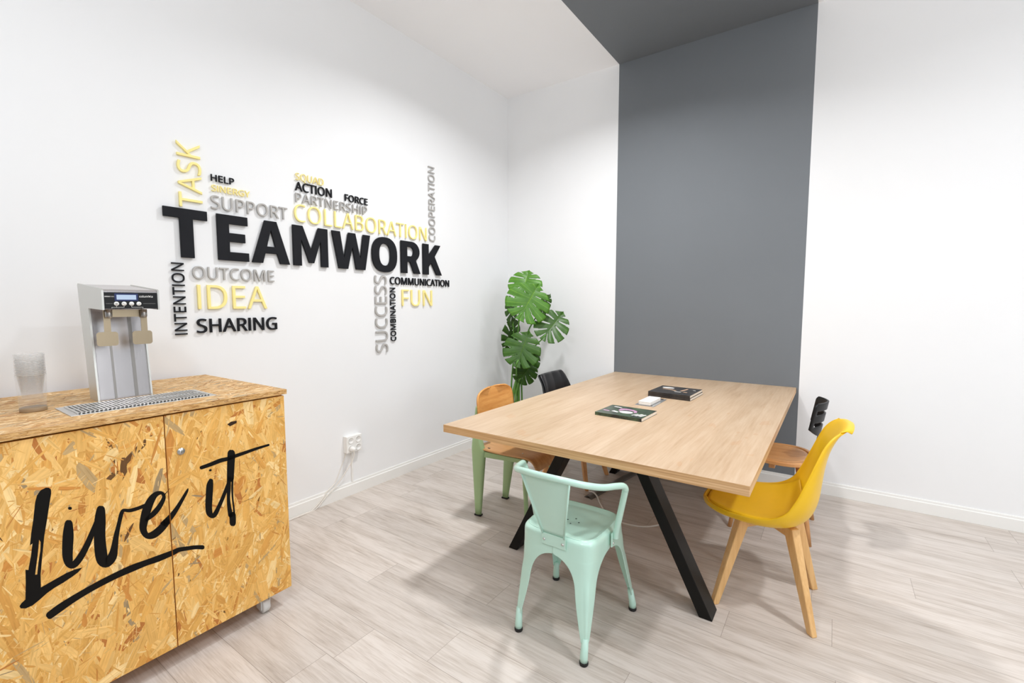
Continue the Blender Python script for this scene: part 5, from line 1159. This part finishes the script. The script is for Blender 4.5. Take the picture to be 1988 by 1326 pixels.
def tulip_chair(label, loc, rot, shell, padm, ribs=0.0, rows=TUL, legm='beech'):
    t = thing('tulip_chair', label, 'chair', loc, rot)
    b = MB(); b.grid(lambda u, v: tulip_pt(rows, u, v), 33, 61)
    sh = b.build('shell', shell, t, solid=.010, offset=-1, sub=1, fix=False)
    b = MB()
    def padf(u, v):
        vv = .05 + .40 * v
        e = min(1, 6 * min(u, 1 - u), 5 * min(v, 1 - v)) ** .5
        k = 1 - .12 * (2 * v - 1) ** 4
        return tulip_pt(rows, u, vv, .012 + .022 * e, .84 * k)
    if ribs:
        def backf(u, v):
            e = min(1, 7 * min(u, 1 - u), 7 * min(v, 1 - v)) ** .5
            return tulip_pt(rows, u, .46 + .50 * v, .011 + .010 * e, .88, ribs * e)
        b2 = MB(); b2.grid(backf, 61, 31)
        b2.build('back_upholstery', padm, t, fix=False)
    b.grid(padf, 31, 31)
    b.build('seat_pad', padm, t, fix=False)
    for sx in (-1, 1):
        for sy in (-1, 1):
            top_x, top_y = sx * .092, sy * .104
            fx, fy = sx * .187, sy * .190
            b = MB()
            dx, dy = sx / math.sqrt(2), sy / math.sqrt(2)
            px, py = -dy, dx
            def quad(cx, cy, z, a, c):
                return [(cx + dx * a + px * c, cy + dy * a + py * c, z), (cx + dx * a - px * c, cy + dy * a - py * c, z), (cx - dx * a - px * c, cy - dy * a - py * c, z), (cx - dx * a + px * c, cy - dy * a + py * c, z)]
            b.hexa(quad(fx, fy, 0, .0155, .0125), quad(top_x, top_y, .402, .027, .0195))
            lo = b.build('leg', legm, t, bevel=.004)
    b = MB()
    for sx, sy in ((1, 1), (1, -1)):
        dx, dy = sx / math.sqrt(2), sy / math.sqrt(2)
        px, py = -dy, dx
        for q in (-1, 1):
            a0, a1 = 0.0, q * .136
            pts = lambda r, z, c: [(dx * r + px * c, dy * r + py * c, z), (dx * r - px * c, dy * r - py * c, z)]
            l0, l1 = pts(a0, .356, .0165), pts(a1, .352, .0165)
            u0, u1 = pts(a0, .384, .0165), pts(a1, .401, .0165)
            b.hexa([l0[0], l0[1], u0[1], u0[0]], [l1[0], l1[1], u1[1], u1[0]])
    b.build('cross_frame', legm, t, bevel=.002)
    return t
tulip_chair('yellow plastic tulip chair with beech legs at the right near corner of the table', (2.577, -1.560, 0), PI + .02, 'yellow_shell', 'yellow_pad')
BLK = TUL[:11] + [(-.208, .735, -.186, .760, .194), (-.222, .772, -.205, .785, .190), (-.232, .797, -.220, .800, .183), (-.238, .809, -.230, .806, .172), (-.242, .814, -.238, .810, .150)]
tulip_chair('black quilted tulip chair on wooden legs beside the monstera plant', (1.165, -.735, 0), .02, 'black_plastic', 'black_leather', .0045, rows=BLK, legm='oak_leg')

# ================================================================== wooden chair with slotted black back
wc = thing('wooden_seat_chair', 'round-seated wooden chair with slotted black backrest behind the yellow chair', 'chair', (2.520, -.722, 0), PI)
def wseat(u, v):
    a = 2 * PI * u
    c, s = math.cos(a), math.sin(a)
    e = 2.6
    k = (abs(c) ** e + abs(s) ** e) ** (-1 / e)
    prof = [(0, .452), (.55, .452), (.83, .455), (.855, .449), (.88, .457), (.96, .459), (1.0, .452), (.99, .434), (.80, .424), (0, .424)]
    i = v * (len(prof) - 1); j = min(int(i), len(prof) - 2); f = i - j
    r = prof[j][0] + (prof[j + 1][0] - prof[j][0]) * f; z = prof[j][1] + (prof[j + 1][1] - prof[j][1]) * f
    return (c * k * r * .205, s * k * r * (.205 - .018 * c), z)
b = MB(); b.grid(wseat, 64, 37, wrap=True)
b.build('seat', 'round_seat', wc, weld=True)
def bplate(u, v):
    s = 2 * u - 1
    z = .470 + .330 * v
    w = .028 if v < .38 else .028 + (.145 - .028) * min(1, (v - .38) / .16) ** .6
    if v > .93:
        w *= 1 - .10 * ((v - .93) / .07) ** 2
    x = -.200 - .056 * v + .056 * (abs(s) * w / .145) ** 2
    return (x, s * w, z)
def slots(u, v):
    s = abs(2 * u - 1)
    return s < .84 and (.575 < v < .65 or .79 < v < .865)
b = MB(); b.grid(bplate, 31, 62, skip=slots)
b.build('backrest', 'black_plastic', wc, solid=.010)
b = MB(); b.tube(catmull([(-.195, 0, .480), (-.190, 0, .440), (-.160, 0, .418), (0, 0, .416), (.10, 0, .416)], 6), .010, 10, sq=2.2)
b.build('back_support', 'black_steel', wc)
for sx in (-1, 1):
    for sy in (-1, 1):
        b = MB(); b.tube([(sx * .206, sy * .197, 0), (sx * .190, sy * .182, .10), (sx * .135, sy * .130, .424)], [.0115, .0135, .019], 16)
        b.build('leg', 'oak_leg', wc)
b = MB()
b.box(-.15, .15, -.016, .016, .395, .424); b.box(-.016, .016, -.15, .15, .3952, .4238)
b.build('cross_frame', 'oak_leg', wc, bevel=.002)

# ================================================================== green-framed plywood chair
pv = thing('plywood_chair', 'plywood chair with sage green steel frame on the left of the table', 'chair', (1.130, -1.520, 0), 0.03)
RL = [(-.200, .010), (-.156, .010), (-.098, .425), (-.098, .455), (-.160, .800), (-.186, .800), (-.200, .455)]
for s in (-1, 1):
    b = MB()
    # hollow sheet-steel rear leg: wide at seat height, tapering both ways, thicker in the middle
    n = 13
    rows = []
    def at(z):
        z0, z1 = .010, .440
        if z <= z1:
            f = (z - z0) / (z1 - z0); return -.200, -.156 + (.058) * f, .013 + .009 * f
        f = (z - z1) / (.800 - z1); return -.200 + .006 * f, -.098 - .078 * min(1, f * 2.2), .022 - .012 * f
    vs = []
    seg = 16
    zs = [.010, .06, .15, .25, .35, .42, .44, .46, .52, .58, .64, .70, .710]
    for z in zs:
        xa, xb, hw = at(z)
        yc = s * (.155 + .030 * min(1, z / .45) - .045 * max(0, (z - .46) / .3))
        for k in range(seg):
            a = 2 * PI * k / seg
            c, q = math.cos(a), math.sin(a)
            vs.append(((xa + xb) / 2 + (xb - xa) / 2 * math.copysign(abs(c) ** .55, c), yc + hw * math.copysign(abs(q) ** .75, q), z))
    fs = [(j * seg + k, j * seg + (k + 1) % seg, (j + 1) * seg + (k + 1) % seg, (j + 1) * seg + k) for j in range(len(zs) - 1) for k in range(seg)]
    fs += [tuple(range(seg))[::-1], tuple((len(zs) - 1) * seg + k for k in range(seg))]
    b.add(vs, fs, True)
    o = b.build('leg', 'sage', pv)
    b = MB(); b.box(-.202, -.154, s * .155 - .0145, s * .155 + .0145, 0, .0105); b.build('glide', 'rubber', o, bevel=.002)
    b = MB(); b.tube([(.195, s * .168, .008), (.185, s * .165, .20), (.165, s * .160, .430)], [.0125, .0135, .0140], 16)
    o = b.build('leg', 'sage', pv)
    b = MB(); b.lathe([(0, 0), (.0135, 0), (.0140, .008), (.0125, .0095)], (.195, s * .168, 0), 16); b.build('glide', 'rubber', o)
    b = MB(); b.hexa([(-.110, s * .180 - .012, .405), (-.110, s * .180 + .012, .405), (-.110, s * .180 + .012, .442), (-.110, s * .180 - .012, .442)], [(.190, s * .160 - .012, .412), (.190, s * .160 + .012, .412), (.190, s * .160 + .012, .436), (.190, s * .160 - .012, .436)])
    b.build('side_rail', 'sage', pv, bevel=.003)
    b = MB(); b.tube([(-.100, s * .155, .449), (-.085, s * .155, .449)], .010, 12); b.build('rubber_buffer', 'rubber', pv)
b = MB(); b.box(.150, .178, -.16, .16, .412, .436); b.build('cross_bar', 'sage', pv, bevel=.003)
SEATP = [(-.172, .456), (-.120, .450), (-.04, .445), (.06, .444), (.15, .446), (.205, .445), (.240, .432), (.262, .405), (.272, .380)]
def pseat(u, v):
    x, z = samp(SEATP, v)
    s = 2 * u - 1
    w = .196 - .008 * v
    if v < .06:
        w *= .90 + .10 * math.sqrt(v / .06)
    return (x, s * w, z + .006 * s * s)
b = MB(); b.grid(pseat, 17, 33)
st = b.build('seat', 'oak_seat', pv, solid=.009, offset=0)
for s in (-1, 1):
    b = MB(); b.lathe([(0, .0028), (.004, .002), (.0055, 0)], (.135, s * .120, .4535), 14); b.build('screw', 'screw', st)
def pback(u, v):
    s = 2 * u - 1
    q = math.sin(PI / 2 * (2 * v - 1))
    w = .200 * max(.02, 1 - abs(q) ** 4.2) ** (1 / 3.6)
    v = (q + 1) / 2
    z = .575 + .245 * v
    return (-.128 - .030 * v - .022 * (1 - s * s), s * w, z)
b = MB(); b.grid(pback, 33, 45)
b.build('backrest', 'oak_back', pv, solid=.010)

# ================================================================== monstera in the corner
pt = thing('monstera_plant', 'tall monstera plant with split green leaves in the room corner', 'plant', (.43, -.49, 0))
b = MB(); b.lathe([(0, 0), (.085, 0), (.095, .01), (.115, .21), (.115, .225), (.105, .225), (.100, .19), (0, .19)], seg=32)
b.build('pot', 'pot', pt)
random.seed(11)
base = Vector((.43, -.49, 0))
camdir = Vector((2.4, -3.5, .25)).normalized()
def monstera(att, tip, wr, tilt, tone, split):
    a, t = Vector(att) - base, Vector(tip) - base
    Yv = (t - a)
    L = Yv.length
    Yv.normalize()
    L *= 1.10
    view = (Vector((2.784, -3.925, 1.36)) - Vector(att)).normalized()
    N = (view - Yv * view.dot(Yv)).normalized()
    Xv = Yv.cross(N)
    N = (N + Xv * tilt[0] + Vector((0, 0, 1)) * tilt[1] * .5).normalized()
    N = (N - Yv * N.dot(Yv)).normalized()
    Xv = Yv.cross(N)
    NT_, NR = 160, 12
    RR = [0, .022, .09, .18, .27, .36, .45, .54, .63, .72, .81, .91, 1.0]
    LOB = 7
    def outline(t):
        # half outline from the back lobe (t=0) to the tip (t=1), unit length
        ang = -2.30 + (2.30 + PI / 2) * t          # around a centre a third of the way up
        r = .50 + .05 * math.cos(2 * (ang + .3))
        r *= 1 - .10 * t ** 6
        x = max(0.0, math.cos(ang) * r * wr * 1.02)
        y = .40 + math.sin(ang) * r * (1.16 if ang > 0 else 1.12)
        if t > .85:
            x *= max(0, 1 - (t - .85) / .15) ** .7
            y += .10 * ((t - .85) / .15) ** 2
        return x, y
    verts, faces, tints, idx = [], [], [], {}
    for side in (-1, 1):
        for i in range(NT_ + 1):
            tt = i / NT_
            ox, oy = outline(tt)
            my = .02 + .90 * tt ** 1.25
            for j in range(NR + 1):
                r = RR[j]
                # veins sweep towards the tip
                x = ox * r
                y = my + (oy - my) * r - .035 * math.sin(PI * r) * (1 - tt)
                ph = (tt * LOB) % 1.0
                bulge = .030 * math.sin(PI * ph) * r
                z = .16 * x - .38 * x * x - .18 * max(0, y - .45) ** 2 + bulge - .10 * max(0, -y)
                idx[(side, i, j)] = len(verts)
                verts.append(a + (Xv * (side * x) + Yv * y + N * z) * L)
        for i in range(NT_):
            tt = (i + .5) / NT_
            ph = (tt * LOB + (.0 if side > 0 else .18)) % 1.0
            lob = int(tt * LOB)
            for j in range(NR):
                r = (RR[j] + RR[j + 1]) / 2
                d = min(ph, 1 - ph)
                cut = r > .46 + (.13 - .10 * split) * ((lob * 7 + side) % 3) - .06 * split and .06 < tt < .95 and d < .045 + .06 * split + (.10 + .08 * split) * max(0, r - .55) ** 1.2
                hole = .14 < r < .42 and .2 < tt < .85 and d < .05 + .05 * split and ((lob + (side > 0)) % 2 == 0 or split > .5)
                if cut or hole:
                    continue
                f = (idx[(side, i, j)], idx[(side, i + 1, j)], idx[(side, i + 1, j + 1)], idx[(side, i, j + 1)])
                faces.append(f if side > 0 else f[::-1])
                vein = max(0, 1 - abs(ph - .5) / .06) * .75 + (1.0 if j == 0 and tt < .9 else 0)
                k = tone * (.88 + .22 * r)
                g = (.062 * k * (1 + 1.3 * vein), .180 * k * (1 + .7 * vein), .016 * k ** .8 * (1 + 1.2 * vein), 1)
                tints.append(g)
    b = MB()
    for f, g in zip(faces, tints):
        pass
    b.v = [tuple(v) for v in verts]
    b.f = faces; b.s = [True] * len(faces); b.mi = [0] * len(faces); b.tint = dict(enumerate(tints))
    return b.build('leaf', 'leaf', pt, fix=False, solid=.0012)
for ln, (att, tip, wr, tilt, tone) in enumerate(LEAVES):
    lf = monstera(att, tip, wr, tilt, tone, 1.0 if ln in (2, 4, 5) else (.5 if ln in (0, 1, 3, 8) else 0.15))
    a = Vector(att) - base
    rx, ry = random.uniform(-.05, .05), random.uniform(-.045, .045)
    lean = Vector((a.x, a.y, 0))
    top_ = a + (Vector(tip) - Vector(att)) * .10
    pts = [Vector((rx, ry, .185)), Vector((rx * .8 + lean.x * .10, ry * .8 + lean.y * .10, .185 + (a.z - .185) * .45)), Vector((lean.x * .45, lean.y * .45, .185 + (a.z - .185) * .8)), a - (Vector(tip) - Vector(att)) * .06, top_]
    b = MB(); pp = catmull(pts, 6)
    b.tube(pp, [.0088 - .0042 * k / (len(pp) - 1) for k in range(len(pp))], 8)
    b.build('stem', 'stem', pt)

for t_, nl in ((dis, (.433, -3.309, ZC)), (pc, (.03, -2.10, 0)), (tw, (XF, -1.99, 1.599))):
    d_ = Vector(nl) - t_.location
    for o_ in t_.children_recursive:
        if o_.type == 'MESH':
            o_.data.transform(Matrix.Translation(-d_))
    t_.location = nl
